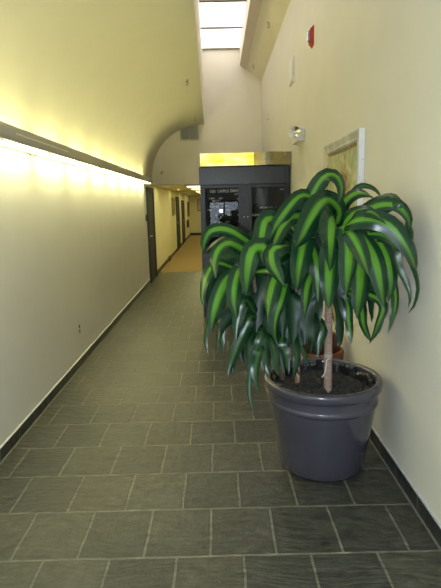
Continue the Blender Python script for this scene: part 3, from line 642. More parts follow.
LEAVES = [
(2,0.088,1,[(0.46,3.02,1.46),(0.499,2.95,1.581),(0.527,2.917,1.689),(0.571,2.883,1.794),(0.619,2.85,1.846),(0.667,2.817,1.827),(0.683,2.783,1.756),(0.654,2.75,1.676)]),
(1,0.122,1,[(0.655,2.93,1.5),(0.69,2.85,1.63),(0.625,2.79,1.703),(0.558,2.73,1.689),(0.489,2.67,1.602),(0.432,2.61,1.512),(0.396,2.55,1.471)]),
(1,0.128,1,[(0.655,2.93,1.5),(0.652,2.78,1.589),(0.625,2.71,1.603),(0.599,2.64,1.569),(0.58,2.57,1.46),(0.561,2.5,1.351)]),
(1,0.105,1,[(0.655,2.93,1.5),(0.624,2.72,1.489),(0.599,2.673,1.386),(0.585,2.627,1.258),(0.574,2.58,1.137)]),
(1,0.08,1,[(0.655,2.93,1.5),(0.598,2.95,1.619),(0.543,2.91,1.717),(0.467,2.87,1.73),(0.378,2.83,1.643),(0.306,2.79,1.547),(0.268,2.75,1.468)]),
(2,0.085,1,[(0.46,3.02,1.46),(0.502,2.9,1.6),(0.42,2.85,1.62),(0.362,2.8,1.573),(0.318,2.75,1.505),(0.284,2.7,1.429)]),
(2,0.098,1,[(0.46,3.02,1.46),(0.384,2.88,1.529),(0.323,2.84,1.6),(0.268,2.8,1.603),(0.242,2.76,1.528),(0.232,2.72,1.444),(0.239,2.68,1.378)]),
(3,0.068,1,[(0.2,2.92,1.3),(0.213,2.9,1.428),(0.125,2.86,1.514),(0.04,2.82,1.557),(-0.038,2.78,1.55),(-0.072,2.74,1.499),(-0.084,2.7,1.432)]),
(3,0.075,1,[(0.2,2.92,1.3),(0.18,2.85,1.399),(0.111,2.81,1.461),(0.049,2.77,1.483),(-0.002,2.73,1.449),(-0.025,2.69,1.377),(-0.016,2.65,1.301)]),
(3,0.066,1,[(0.2,2.92,1.3),(0.093,2.85,1.332),(-0.015,2.812,1.368),(-0.073,2.775,1.295),(-0.097,2.738,1.205),(-0.087,2.7,1.139)]),
(3,0.085,1,[(0.2,2.92,1.3),(0.119,2.8,1.315),(0.05,2.755,1.284),(-0.002,2.71,1.197),(-0.032,2.665,1.106),(-0.05,2.62,1.011)]),
(3,0.083,1,[(0.2,2.92,1.3),(0.162,2.75,1.343),(0.116,2.708,1.344),(0.085,2.665,1.269),(0.077,2.622,1.184),(0.09,2.58,1.095)]),
(2,0.105,1,[(0.46,3.02,1.46),(0.323,2.75,1.412),(0.237,2.71,1.461),(0.18,2.67,1.445),(0.155,2.63,1.359),(0.146,2.59,1.29),(0.138,2.55,1.223)]),
(2,0.095,1,[(0.46,3.02,1.46),(0.347,2.72,1.469),(0.288,2.685,1.446),(0.284,2.65,1.38),(0.312,2.615,1.315),(0.344,2.58,1.255)]),
(3,0.085,1,[(0.2,2.92,1.3),(0.328,2.75,1.328),(0.295,2.7,1.27),(0.267,2.65,1.18),(0.251,2.6,1.075)]),
(2,0.07,1,[(0.46,3.02,1.46),(0.36,2.78,1.181),(0.321,2.747,1.074),(0.306,2.713,0.984),(0.324,2.68,0.906)]),
(2,0.108,1,[(0.46,3.02,1.46),(0.471,2.75,1.513),(0.457,2.7,1.468),(0.434,2.65,1.382),(0.415,2.6,1.309),(0.402,2.55,1.249)]),
(1,0.108,1,[(0.655,2.93,1.5),(0.666,2.7,1.565),(0.68,2.65,1.556),(0.685,2.6,1.465),(0.67,2.55,1.341),(0.645,2.5,1.21)]),
(1,0.112,1,[(0.655,2.93,1.5),(0.715,2.72,1.514),(0.754,2.678,1.447),(0.757,2.635,1.306),(0.738,2.592,1.179),(0.718,2.55,1.087)]),
(1,0.098,1,[(0.655,2.93,1.5),(0.715,2.68,1.533),(0.778,2.635,1.481),(0.82,2.59,1.38),(0.836,2.545,1.255),(0.841,2.5,1.148)]),
(1,0.088,1,[(0.655,2.93,1.5),(0.673,2.64,1.546),(0.705,2.58,1.498),(0.732,2.52,1.41),(0.747,2.46,1.322)]),
(1,0.088,1,[(0.655,2.93,1.5),(0.731,2.72,1.562),(0.817,2.68,1.52),(0.888,2.64,1.41),(0.906,2.6,1.281),(0.881,2.56,1.172)]),
(1,0.095,1,[(0.655,2.93,1.5),(0.688,2.62,1.588),(0.784,2.58,1.603),(0.874,2.54,1.567),(0.934,2.5,1.473),(0.962,2.46,1.401),(0.964,2.42,1.347)]),
(1,0.045,0,[(0.655,2.93,1.5),(0.864,2.6,1.554),(0.936,2.576,1.492),(0.993,2.552,1.39),(1.026,2.528,1.263),(1.005,2.504,1.18),(0.962,2.48,1.128)]),
(1,0.035,0,[(0.655,2.93,1.5),(0.889,2.62,1.49),(0.932,2.6,1.413),(0.938,2.58,1.347),(0.965,2.56,1.281),(0.987,2.54,1.205),(0.971,2.52,1.146)]),
(1,0.06,1,[(0.655,2.93,1.5),(0.87,2.68,1.368),(0.929,2.655,1.299),(0.947,2.63,1.183),(0.931,2.605,1.085),(0.894,2.58,0.999)]),
(1,0.035,0,[(0.655,2.93,1.5),(0.743,2.95,1.667),(0.803,2.925,1.768),(0.859,2.9,1.777),(0.903,2.875,1.747),(0.919,2.85,1.708)]),
(1,0.075,1,[(0.655,2.93,1.5),(0.691,2.9,1.624),(0.717,2.85,1.696),(0.759,2.8,1.738),(0.799,2.75,1.736),(0.833,2.7,1.708)]),
(1,0.055,0,[(0.655,2.93,1.5),(0.789,2.8,1.634),(0.865,2.75,1.698),(0.918,2.7,1.722),(0.944,2.65,1.7),(0.958,2.6,1.654)]),
(1,0.078,1,[(0.655,2.93,1.5),(0.668,2.75,1.546),(0.705,2.688,1.617),(0.75,2.625,1.648),(0.798,2.562,1.633),(0.835,2.5,1.58)]),
(1,0.065,1,[(0.655,2.93,1.5),(0.735,2.7,1.6),(0.818,2.664,1.662),(0.895,2.628,1.676),(0.945,2.592,1.649),(0.97,2.556,1.594),(0.959,2.52,1.546)]),
(1,0.042,0,[(0.655,2.93,1.5),(0.903,2.62,1.665),(0.948,2.6,1.67),(0.979,2.58,1.608),(0.968,2.56,1.559),(0.983,2.54,1.519),(0.962,2.52,1.471)]),
(1,0.06,1,[(0.655,2.93,1.5),(0.716,2.72,1.498),(0.807,2.663,1.526),(0.879,2.607,1.507),(0.919,2.55,1.434)]),
(4,0.062,0,[(0.25,2.92,0.98),(0.185,2.82,1.054),(0.13,2.79,0.95),(0.087,2.76,0.871),(0.063,2.73,0.81),(0.038,2.7,0.731)]),
(4,0.05,0,[(0.25,2.92,0.98),(0.14,2.86,0.962),(0.09,2.827,0.863),(0.064,2.793,0.789),(0.073,2.76,0.715)]),
(3,0.036,0,[(0.2,2.92,1.3),(-0.027,2.8,1.111),(-0.07,2.773,1.001),(-0.088,2.747,0.938),(-0.073,2.72,0.852)]),
(3,0.036,0,[(0.2,2.92,1.3),(0.023,2.85,0.997),(-0.014,2.815,0.917),(-0.028,2.78,0.844)]),
(4,0.038,0,[(0.25,2.92,0.98),(0.225,2.62,1.01),(0.168,2.595,0.851),(0.148,2.57,0.73),(0.151,2.545,0.654),(0.17,2.52,0.573)]),
(4,0.055,0,[(0.25,2.92,0.98),(0.214,2.62,0.938),(0.189,2.59,0.829),(0.191,2.56,0.75),(0.209,2.53,0.682)]),
(4,0.052,0,[(0.25,2.92,0.98),(0.234,2.66,0.983),(0.22,2.63,0.895),(0.233,2.6,0.785)]),
(4,0.05,0,[(0.25,2.92,0.98),(0.277,2.7,0.954),(0.3,2.667,0.882),(0.302,2.633,0.812),(0.32,2.6,0.754)]),
(5,0.052,0,[(0.5,3.05,1.06),(0.359,2.82,0.919),(0.373,2.793,0.842),(0.381,2.767,0.784),(0.389,2.74,0.726)]),
(5,0.055,0,[(0.5,3.05,1.06),(0.435,2.86,0.894),(0.449,2.833,0.803),(0.439,2.807,0.738),(0.418,2.78,0.681)]),
(5,0.042,0,[(0.5,3.05,1.06),(0.48,2.88,0.875),(0.497,2.84,0.806),(0.514,2.8,0.745)]),
(5,0.055,0,[(0.5,3.05,1.06),(0.621,2.96,0.956),(0.604,2.93,0.857),(0.587,2.9,0.76)]),
(5,0.085,2,[(0.5,3.05,1.06),(0.513,2.88,1.159),(0.5,2.83,1.033),(0.486,2.78,0.879)]),
(5,0.085,2,[(0.5,3.05,1.06),(0.428,2.82,1.189),(0.415,2.77,1.048),(0.402,2.72,0.898)]),
(5,0.075,2,[(0.5,3.05,1.06),(0.382,2.86,1.195),(0.369,2.81,1.076),(0.357,2.76,0.935)]),
(5,0.08,2,[(0.5,3.05,1.06),(0.579,2.95,1.205),(0.576,2.925,1.088),(0.572,2.9,0.941)]),
(4,0.04,0,[(0.25,2.92,0.98),(0.03,2.9,1.028),(0.01,2.87,0.932),(0.013,2.84,0.812)]),
(4,0.05,2,[(0.25,2.92,0.98),(0.117,2.86,1.011),(0.113,2.82,0.883),(0.133,2.78,0.767)]),
(4,0.045,2,[(0.25,2.92,0.98),(0.171,2.8,0.917),(0.167,2.76,0.797),(0.197,2.72,0.702)]),
(4,0.05,0,[(0.25,2.92,0.98),(0.251,2.78,0.98),(0.256,2.73,0.846),(0.273,2.68,0.727)]),
(5,0.05,2,[(0.5,3.05,1.06),(0.331,2.88,0.921),(0.355,2.84,0.81),(0.374,2.8,0.693)]),
(5,0.05,2,[(0.5,3.05,1.06),(0.424,2.95,0.881),(0.424,2.905,0.769),(0.472,2.86,0.669)]),
(6,0.05,1,[(0.66,2.95,1.22),(0.738,2.86,1.128),(0.748,2.82,1.005),(0.752,2.78,0.884)]),
(6,0.062,2,[(0.66,2.95,1.22),(0.718,3.02,1.066),(0.741,3.0,0.924),(0.738,2.98,0.802)]),
(6,0.062,1,[(0.66,2.95,1.22),(0.797,2.82,1.134),(0.824,2.78,0.989),(0.854,2.74,0.905)]),
(6,0.048,1,[(0.66,2.95,1.22),(0.897,2.74,1.147),(0.869,2.69,1.01),(0.813,2.64,0.923)]),
(6,0.048,1,[(0.66,2.95,1.22),(0.898,2.78,1.168),(0.918,2.74,1.043),(0.885,2.7,0.962)]),
(5,0.075,2,[(0.5,3.05,1.06),(0.479,2.92,1.122),(0.469,2.89,0.977),(0.471,2.86,0.819)]),
(5,0.07,2,[(0.5,3.05,1.06),(0.402,2.88,1.132),(0.402,2.84,0.991),(0.368,2.8,0.803)]),
(5,0.07,2,[(0.5,3.05,1.06),(0.355,2.88,1.133),(0.32,2.84,0.993),(0.286,2.8,0.842)]),
(5,0.06,2,[(0.5,3.05,1.06),(0.56,2.97,1.141),(0.564,2.95,0.96),(0.544,2.93,0.771)]),
(4,0.06,2,[(0.25,2.92,0.98),(0.276,2.8,1.092),(0.271,2.76,0.955),(0.289,2.72,0.807)]),
(4,0.07,0,[(0.25,2.92,0.98),(0.151,2.8,1.153),(0.102,2.77,1.044),(0.088,2.74,0.924)]),
(2,0.1,2,[(0.46,3.02,1.46),(0.334,2.95,1.349),(0.253,2.917,1.219),(0.225,2.883,1.075),(0.21,2.85,0.932)]),
(4,0.08,2,[(0.25,2.92,0.98),(0.231,2.95,1.122),(0.179,2.905,1.011),(0.15,2.86,0.87)]),
(3,0.08,2,[(0.2,2.92,1.3),(0.126,2.98,1.211),(0.05,2.94,1.098),(0.022,2.9,0.954)]),
(6,0.09,2,[(0.66,2.95,1.22),(0.737,2.9,1.346),(0.733,2.87,1.185),(0.73,2.84,1.001)]),
(6,0.09,2,[(0.66,2.95,1.22),(0.845,2.85,1.349),(0.871,2.805,1.193),(0.863,2.76,1.017)]),
(1,0.09,2,[(0.655,2.93,1.5),(0.638,2.86,1.507),(0.564,2.827,1.427),(0.531,2.793,1.289),(0.52,2.76,1.152)]),
(2,0.1,2,[(0.46,3.02,1.46),(0.532,2.9,1.479),(0.4,2.867,1.427),(0.372,2.833,1.287),(0.368,2.8,1.148)]),
(1,0.085,2,[(0.655,2.93,1.5),(0.858,2.8,1.561),(0.936,2.76,1.479),(0.955,2.72,1.345),(0.935,2.68,1.224)]),
(2,0.06079268705892295,2,[(0.46,3.02,1.46),(0.44,3.078,1.507),(0.416,3.148,1.532),(0.39,3.222,1.533),(0.366,3.292,1.509),(0.345,3.351,1.463),(0.328,3.401,1.406),(0.315,3.439,1.339)]),
(2,0.07106730573765802,1,[(0.46,3.02,1.46),(0.483,2.949,1.488),(0.508,2.874,1.481),(0.529,2.808,1.442),(0.543,2.764,1.377),(0.548,2.751,1.299),(0.549,2.746,1.219),(0.551,2.74,1.14)]),
(1,0.0704101660252952,2,[(0.655,2.93,1.5),(0.649,3.015,1.511),(0.643,3.097,1.483),(0.638,3.157,1.421),(0.637,3.183,1.339),(0.636,3.189,1.253),(0.636,3.195,1.166),(0.635,3.201,1.08)]),
(2,0.09394117113353334,2,[(0.46,3.02,1.46),(0.474,3.044,1.514),(0.501,3.089,1.546),(0.532,3.141,1.547),(0.559,3.186,1.515),(0.573,3.211,1.461),(0.578,3.218,1.4),(0.58,3.222,1.339)]),
(2,0.08190555478348216,2,[(0.46,3.02,1.46),(0.44,3.023,1.509),(0.398,3.031,1.542),(0.346,3.039,1.549),(0.297,3.048,1.528),(0.265,3.053,1.486),(0.247,3.056,1.436),(0.244,3.057,1.382)]),
(1,0.08033489501331006,2,[(0.655,2.93,1.5),(0.682,2.913,1.565),(0.732,2.88,1.605),(0.792,2.841,1.611),(0.847,2.806,1.58),(0.882,2.783,1.521),(0.899,2.772,1.453),(0.903,2.769,1.381)]),
(3,0.09250369274538484,1,[(0.2,2.92,1.3),(0.148,2.883,1.319),(0.094,2.844,1.313),(0.046,2.81,1.283),(0.009,2.784,1.233),(-0.009,2.771,1.17),(-0.016,2.766,1.104),(-0.019,2.763,1.038)]),
(1,0.07884960344459972,2,[(0.655,2.93,1.5),(0.72,2.949,1.53),(0.791,2.971,1.529),(0.855,2.99,1.497),(0.9,3.003,1.44),(0.917,3.009,1.368),(0.922,3.01,1.294),(0.927,3.012,1.22)]),
(1,0.08530659927164076,2,[(0.655,2.93,1.5),(0.703,2.929,1.531),(0.759,2.928,1.544),(0.816,2.927,1.537),(0.868,2.926,1.511),(0.907,2.925,1.468),(0.936,2.924,1.419),(0.954,2.924,1.364)]),
(1,0.09617260406122632,1,[(0.655,2.93,1.5),(0.612,2.985,1.536),(0.563,3.047,1.538),(0.519,3.104,1.506),(0.487,3.145,1.446),(0.474,3.161,1.37),(0.471,3.166,1.292),(0.467,3.17,1.213)]),
(1,0.08789167525846074,2,[(0.655,2.93,1.5),(0.633,2.97,1.533),(0.606,3.017,1.551),(0.579,3.067,1.552),(0.552,3.114,1.535),(0.529,3.155,1.503),(0.51,3.19,1.462),(0.495,3.218,1.415)]),
(1,0.07526538538897326,1,[(0.655,2.93,1.5),(0.642,2.975,1.533),(0.628,3.028,1.549),(0.612,3.084,1.546),(0.598,3.135,1.524),(0.586,3.176,1.486),(0.577,3.21,1.44),(0.57,3.233,1.388)]),
(2,0.0921739629992021,2,[(0.46,3.02,1.46),(0.413,2.997,1.497),(0.357,2.97,1.512),(0.301,2.942,1.502),(0.252,2.918,1.468),(0.218,2.901,1.416),(0.197,2.89,1.357),(0.189,2.886,1.293)]),
(5,0.06237358095115697,1,[(0.5,3.05,1.06),(0.56,3.092,1.109),(0.63,3.141,1.129),(0.702,3.191,1.119),(0.766,3.236,1.08),(0.815,3.27,1.016),(0.852,3.296,0.94),(0.875,3.312,0.857)]),
(6,0.07962670462806973,1,[(0.66,2.95,1.22),(0.696,3.014,1.24),(0.733,3.08,1.238),(0.768,3.143,1.212),(0.798,3.196,1.166),(0.819,3.234,1.104),(0.834,3.261,1.034),(0.843,3.276,0.96)]),
(2,0.07637284924137955,1,[(0.46,3.02,1.46),(0.502,3.019,1.496),(0.555,3.018,1.507),(0.607,3.017,1.491),(0.646,3.017,1.453),(0.662,3.016,1.4),(0.665,3.016,1.346),(0.669,3.016,1.291)]),
(3,0.0777400843049842,2,[(0.2,2.92,1.3),(0.216,2.97,1.341),(0.235,3.031,1.362),(0.255,3.095,1.359),(0.273,3.154,1.333),(0.288,3.2,1.288),(0.299,3.237,1.232),(0.307,3.261,1.17)]),
(2,0.07300056280233673,2,[(0.46,3.02,1.46),(0.394,3.009,1.504),(0.317,2.997,1.521),(0.239,2.984,1.509),(0.171,2.973,1.469),(0.121,2.965,1.408),(0.085,2.96,1.336),(0.067,2.957,1.259)]),
(5,0.09483592444385819,2,[(0.5,3.05,1.06),(0.519,3.067,1.127),(0.558,3.103,1.176),(0.61,3.149,1.195),(0.662,3.196,1.181),(0.705,3.235,1.137),(0.736,3.263,1.079),(0.753,3.279,1.011)]),
(6,0.08289219376437719,1,[(0.66,2.95,1.22),(0.712,2.964,1.256),(0.775,2.98,1.26),(0.83,2.994,1.23),(0.863,3.003,1.174),(0.868,3.004,1.11),(0.872,3.005,1.045),(0.877,3.006,0.98)]),
(2,0.07679956630707499,1,[(0.46,3.02,1.46),(0.452,3.048,1.522),(0.438,3.095,1.569),(0.42,3.156,1.594),(0.4,3.221,1.594),(0.382,3.282,1.568),(0.366,3.335,1.529),(0.353,3.378,1.478)]),
(3,0.06178175878369801,2,[(0.2,2.92,1.3),(0.228,2.934,1.382),(0.286,2.963,1.44),(0.361,3.001,1.463),(0.438,3.04,1.445),(0.498,3.071,1.39),(0.543,3.093,1.318),(0.567,3.105,1.235)]),
(6,0.06874165856779016,1,[(0.66,2.95,1.22),(0.633,2.919,1.279),(0.589,2.87,1.308),(0.542,2.816,1.3),(0.504,2.773,1.256),(0.487,2.754,1.189),(0.483,2.75,1.117),(0.48,2.746,1.045)]),
(2,0.09239489369683546,2,[(0.46,3.02,1.46),(0.48,3.009,1.505),(0.512,2.992,1.541),(0.552,2.971,1.563),(0.596,2.947,1.569),(0.639,2.924,1.559),(0.68,2.902,1.539),(0.717,2.883,1.511)]),
(2,0.07322572464300071,2,[(0.46,3.02,1.46),(0.385,2.995,1.487),(0.306,2.969,1.476),(0.24,2.948,1.427),(0.203,2.936,1.353),(0.197,2.934,1.27),(0.192,2.932,1.186),(0.186,2.93,1.102)]),
]
FILL = [
(3,0.06451665892864204,2,[(0.2,2.92,1.3),(0.257,2.886,1.313),(0.312,2.854,1.294),(0.353,2.829,1.247),(0.372,2.818,1.184),(0.376,2.816,1.117),(0.38,2.813,1.05),(0.384,2.811,0.984)]),
(2,0.08091945168526044,1,[(0.46,3.02,1.46),(0.423,2.99,1.487),(0.379,2.955,1.488),(0.341,2.924,1.463),(0.317,2.905,1.417),(0.312,2.901,1.362),(0.309,2.899,1.307),(0.306,2.896,1.252)]),
(3,0.09421898632236678,2,[(0.2,2.92,1.3),(0.221,2.992,1.346),(0.245,3.076,1.35),(0.267,3.152,1.313),(0.281,3.202,1.242),(0.285,3.214,1.155),(0.287,3.22,1.068),(0.288,3.226,0.98)]),
(3,0.09762863343830486,2,[(0.2,2.92,1.3),(0.145,2.952,1.344),(0.079,2.991,1.356),(0.016,3.028,1.332),(-0.032,3.056,1.278),(-0.055,3.069,1.205),(-0.059,3.072,1.128),(-0.064,3.075,1.051)]),
(2,0.07486411776372408,1,[(0.46,3.02,1.46),(0.52,2.991,1.476),(0.581,2.963,1.462),(0.63,2.939,1.421),(0.658,2.926,1.36),(0.663,2.923,1.292),(0.667,2.921,1.223),(0.672,2.919,1.155)]),
(1,0.07946026765889533,2,[(0.655,2.93,1.5),(0.644,2.886,1.522),(0.631,2.838,1.523),(0.62,2.793,1.503),(0.612,2.761,1.465),(0.609,2.748,1.416),(0.608,2.745,1.366),(0.607,2.741,1.316)]),
(5,0.07427162266648084,1,[(0.5,3.05,1.06),(0.451,3.055,1.08),(0.399,3.06,1.073),(0.357,3.064,1.04),(0.337,3.066,0.992),(0.333,3.067,0.939),(0.329,3.067,0.886),(0.325,3.068,0.833)]),
(6,0.09636606528372445,2,[(0.66,2.95,1.22),(0.682,2.95,1.267),(0.721,2.951,1.301),(0.771,2.951,1.315),(0.823,2.952,1.306),(0.865,2.952,1.276),(0.898,2.953,1.236),(0.92,2.953,1.188)]),
(2,0.07567224596162664,2,[(0.46,3.02,1.46),(0.513,2.998,1.5),(0.576,2.971,1.51),(0.637,2.945,1.489),(0.683,2.926,1.441),(0.705,2.916,1.375),(0.709,2.914,1.306),(0.714,2.912,1.237)]),
(5,0.06575753083091601,2,[(0.5,3.05,1.06),(0.453,3.106,1.079),(0.404,3.163,1.074),(0.359,3.217,1.046),(0.321,3.261,0.997),(0.296,3.291,0.932),(0.279,3.311,0.862),(0.271,3.32,0.787)]),
(1,0.08699866760397852,1,[(0.655,2.93,1.5),(0.637,3.01,1.528),(0.618,3.093,1.513),(0.604,3.158,1.458),(0.597,3.19,1.378),(0.595,3.196,1.292),(0.594,3.202,1.206),(0.593,3.208,1.12)]),
(1,0.07306690072257006,2,[(0.655,2.93,1.5),(0.588,2.977,1.526),(0.518,3.026,1.512),(0.461,3.066,1.462),(0.429,3.089,1.385),(0.424,3.093,1.299),(0.419,3.096,1.213),(0.414,3.1,1.127)]),
(1,0.0914670776817986,2,[(0.655,2.93,1.5),(0.669,2.956,1.562),(0.692,3.0,1.609),(0.722,3.055,1.636),(0.754,3.116,1.64),(0.785,3.173,1.62),(0.813,3.226,1.586),(0.837,3.271,1.54)]),
(6,0.0987805166296635,2,[(0.66,2.95,1.22),(0.625,2.944,1.278),(0.571,2.933,1.315),(0.505,2.921,1.326),(0.441,2.909,1.309),(0.39,2.899,1.266),(0.352,2.892,1.211),(0.329,2.888,1.148)]),
(2,0.07834140291610042,2,[(0.46,3.02,1.46),(0.398,3.046,1.488),(0.331,3.073,1.477),(0.279,3.094,1.432),(0.254,3.104,1.364),(0.25,3.106,1.292),(0.245,3.108,1.219),(0.24,3.11,1.147)]),
(4,0.0841521447289702,2,[(0.25,2.92,0.98),(0.276,2.932,1.063),(0.337,2.96,1.119),(0.416,2.995,1.133),(0.49,3.029,1.101),(0.539,3.051,1.032),(0.565,3.063,0.95),(0.571,3.065,0.862)]),
(5,0.09791713268962042,1,[(0.5,3.05,1.06),(0.509,2.999,1.08),(0.519,2.944,1.08),(0.527,2.893,1.06),(0.534,2.853,1.022),(0.539,2.829,0.972),(0.541,2.817,0.917),(0.541,2.814,0.861)]),
(2,0.0979696995963211,1,[(0.46,3.02,1.46),(0.494,3.024,1.509),(0.542,3.03,1.543),(0.599,3.036,1.559),(0.658,3.043,1.553),(0.711,3.049,1.528),(0.758,3.055,1.492),(0.796,3.059,1.446)]),
(1,0.08526001802145936,1,[(0.655,2.93,1.5),(0.648,2.986,1.562),(0.638,3.063,1.594),(0.627,3.146,1.588),(0.618,3.218,1.546),(0.612,3.264,1.476),(0.609,3.289,1.396),(0.608,3.295,1.312)]),
(6,0.06325230853556332,2,[(0.66,2.95,1.22),(0.698,3.002,1.236),(0.736,3.053,1.221),(0.765,3.094,1.178),(0.78,3.113,1.117),(0.783,3.117,1.051),(0.785,3.121,0.985),(0.788,3.124,0.919)]),
(2,0.09499131884862722,2,[(0.46,3.02,1.46),(0.498,2.964,1.472),(0.535,2.908,1.461),(0.569,2.858,1.428),(0.594,2.82,1.377),(0.609,2.798,1.313),(0.615,2.788,1.245),(0.618,2.784,1.177)]),
(4,0.07547222169098881,2,[(0.25,2.92,0.98),(0.223,2.942,1.048),(0.178,2.979,1.097),(0.122,3.025,1.122),(0.063,3.073,1.117),(0.009,3.116,1.085),(-0.037,3.154,1.037),(-0.073,3.184,0.977)]),
(1,0.06343279098173202,1,[(0.655,2.93,1.5),(0.643,2.997,1.533),(0.629,3.072,1.529),(0.618,3.136,1.489),(0.611,3.173,1.423),(0.61,3.178,1.347),(0.609,3.183,1.271),(0.608,3.188,1.195)]),
(6,0.09478240696228432,2,[(0.66,2.95,1.22),(0.593,2.936,1.269),(0.511,2.92,1.28),(0.434,2.904,1.251),(0.379,2.893,1.188),(0.359,2.889,1.106),(0.353,2.888,1.022),(0.348,2.886,0.938)]),
(6,0.06428649856892513,2,[(0.66,2.95,1.22),(0.631,2.978,1.292),(0.581,3.025,1.339),(0.522,3.081,1.352),(0.465,3.135,1.329),(0.42,3.177,1.273),(0.389,3.207,1.203),(0.372,3.223,1.123)]),
(2,0.06148903275153128,2,[(0.46,3.02,1.46),(0.449,3.05,1.528),(0.429,3.105,1.575),(0.405,3.174,1.592),(0.38,3.242,1.575),(0.36,3.297,1.528),(0.346,3.338,1.466),(0.337,3.361,1.395)]),
(2,0.09582581206485101,2,[(0.46,3.02,1.46),(0.458,3.074,1.523),(0.456,3.148,1.562),(0.453,3.23,1.571),(0.45,3.31,1.548),(0.448,3.376,1.498),(0.446,3.429,1.434),(0.444,3.466,1.36)]),
(2,0.06414234598229464,2,[(0.46,3.02,1.46),(0.477,2.974,1.479),(0.496,2.924,1.479),(0.513,2.878,1.459),(0.527,2.842,1.422),(0.534,2.821,1.373),(0.538,2.812,1.321),(0.539,2.808,1.268)]),
(1,0.08844025202091782,1,[(0.655,2.93,1.5),(0.673,2.966,1.533),(0.695,3.011,1.543),(0.717,3.055,1.526),(0.732,3.086,1.488),(0.737,3.096,1.437),(0.738,3.099,1.386),(0.74,3.102,1.334)]),
(2,0.06003605785116329,1,[(0.46,3.02,1.46),(0.492,3.049,1.536),(0.545,3.097,1.587),(0.609,3.155,1.604),(0.673,3.212,1.583),(0.724,3.258,1.529),(0.763,3.293,1.458),(0.787,3.314,1.377)]),
(5,0.06042026444616365,2,[(0.5,3.05,1.06),(0.494,3.087,1.138),(0.483,3.159,1.185),(0.47,3.245,1.187),(0.459,3.319,1.144),(0.453,3.36,1.067),(0.451,3.373,0.982),(0.45,3.379,0.895)]),
(1,0.09930248448196838,2,[(0.655,2.93,1.5),(0.663,2.964,1.548),(0.675,3.013,1.58),(0.688,3.07,1.591),(0.702,3.127,1.578),(0.713,3.175,1.545),(0.722,3.214,1.5),(0.729,3.241,1.448)]),
(6,0.09016163990218287,2,[(0.66,2.95,1.22),(0.626,2.924,1.248),(0.585,2.892,1.249),(0.55,2.865,1.223),(0.531,2.85,1.178),(0.528,2.848,1.127),(0.525,2.846,1.076),(0.522,2.844,1.025)]),
(2,0.072873798660895,1,[(0.46,3.02,1.46),(0.407,2.999,1.48),(0.35,2.977,1.472),(0.304,2.959,1.436),(0.279,2.949,1.382),(0.275,2.947,1.321),(0.271,2.946,1.26),(0.267,2.944,1.2)]),
(1,0.09634162289116163,2,[(0.655,2.93,1.5),(0.632,2.933,1.563),(0.588,2.939,1.612),(0.528,2.947,1.641),(0.462,2.956,1.646),(0.399,2.965,1.625),(0.342,2.973,1.59),(0.296,2.979,1.543)]),
(3,0.061203305841397784,2,[(0.2,2.92,1.3),(0.171,2.982,1.328),(0.139,3.048,1.326),(0.11,3.108,1.293),(0.09,3.149,1.235),(0.082,3.166,1.163),(0.08,3.17,1.089),(0.078,3.175,1.016)]),
(5,0.06346970526433934,1,[(0.5,3.05,1.06),(0.481,3.13,1.081),(0.462,3.211,1.061),(0.447,3.272,1.004),(0.441,3.3,0.923),(0.439,3.306,0.838),(0.438,3.312,0.753),(0.437,3.318,0.668)]),
(5,0.09562214483086023,2,[(0.5,3.05,1.06),(0.519,3.062,1.114),(0.556,3.087,1.151),(0.603,3.118,1.164),(0.651,3.148,1.151),(0.688,3.173,1.113),(0.714,3.19,1.064),(0.727,3.199,1.008)]),
(1,0.07186416324056641,2,[(0.655,2.93,1.5),(0.658,3.01,1.519),(0.661,3.089,1.493),(0.663,3.142,1.43),(0.663,3.154,1.349),(0.664,3.16,1.266),(0.664,3.166,1.184),(0.664,3.172,1.102)]),
(6,0.09931693368257319,2,[(0.66,2.95,1.22),(0.672,2.994,1.243),(0.686,3.043,1.248),(0.7,3.09,1.233),(0.711,3.129,1.201),(0.718,3.153,1.157),(0.721,3.167,1.107),(0.722,3.17,1.056)]),
(2,0.062137994453738986,1,[(0.46,3.02,1.46),(0.492,3.017,1.506),(0.536,3.013,1.541),(0.589,3.008,1.56),(0.645,3.003,1.562),(0.699,2.999,1.547),(0.749,2.994,1.522),(0.793,2.99,1.488)]),
(6,0.07432686156608148,2,[(0.66,2.95,1.22),(0.643,2.962,1.267),(0.614,2.981,1.304),(0.575,3.007,1.328),(0.533,3.035,1.334),(0.492,3.064,1.323),(0.453,3.09,1.301),(0.419,3.113,1.27)]),
(3,0.0739293593719725,2,[(0.2,2.92,1.3),(0.181,2.942,1.372),(0.147,2.981,1.429),(0.103,3.033,1.466),(0.053,3.09,1.477),(0.003,3.148,1.462),(-0.043,3.201,1.43),(-0.084,3.249,1.385)]),
(2,0.07286464391304064,2,[(0.46,3.02,1.46),(0.509,3.027,1.483),(0.563,3.034,1.481),(0.61,3.04,1.455),(0.64,3.044,1.409),(0.646,3.045,1.355),(0.649,3.045,1.3),(0.653,3.046,1.246)]),
(3,0.06654940013277164,2,[(0.2,2.92,1.3),(0.242,2.903,1.374),(0.312,2.876,1.417),(0.393,2.844,1.417),(0.464,2.817,1.376),(0.508,2.8,1.303),(0.528,2.792,1.219),(0.534,2.789,1.133)]),
(5,0.06119059495428705,2,[(0.5,3.05,1.06),(0.449,3.062,1.097),(0.39,3.076,1.114),(0.328,3.09,1.111),(0.27,3.104,1.087),(0.223,3.115,1.045),(0.186,3.123,0.995),(0.159,3.13,0.937)]),
(6,0.09578625144910692,2,[(0.66,2.95,1.22),(0.617,2.974,1.243),(0.57,3.001,1.243),(0.527,3.025,1.22),(0.497,3.042,1.177),(0.486,3.048,1.125),(0.482,3.05,1.07),(0.479,3.052,1.016)]),
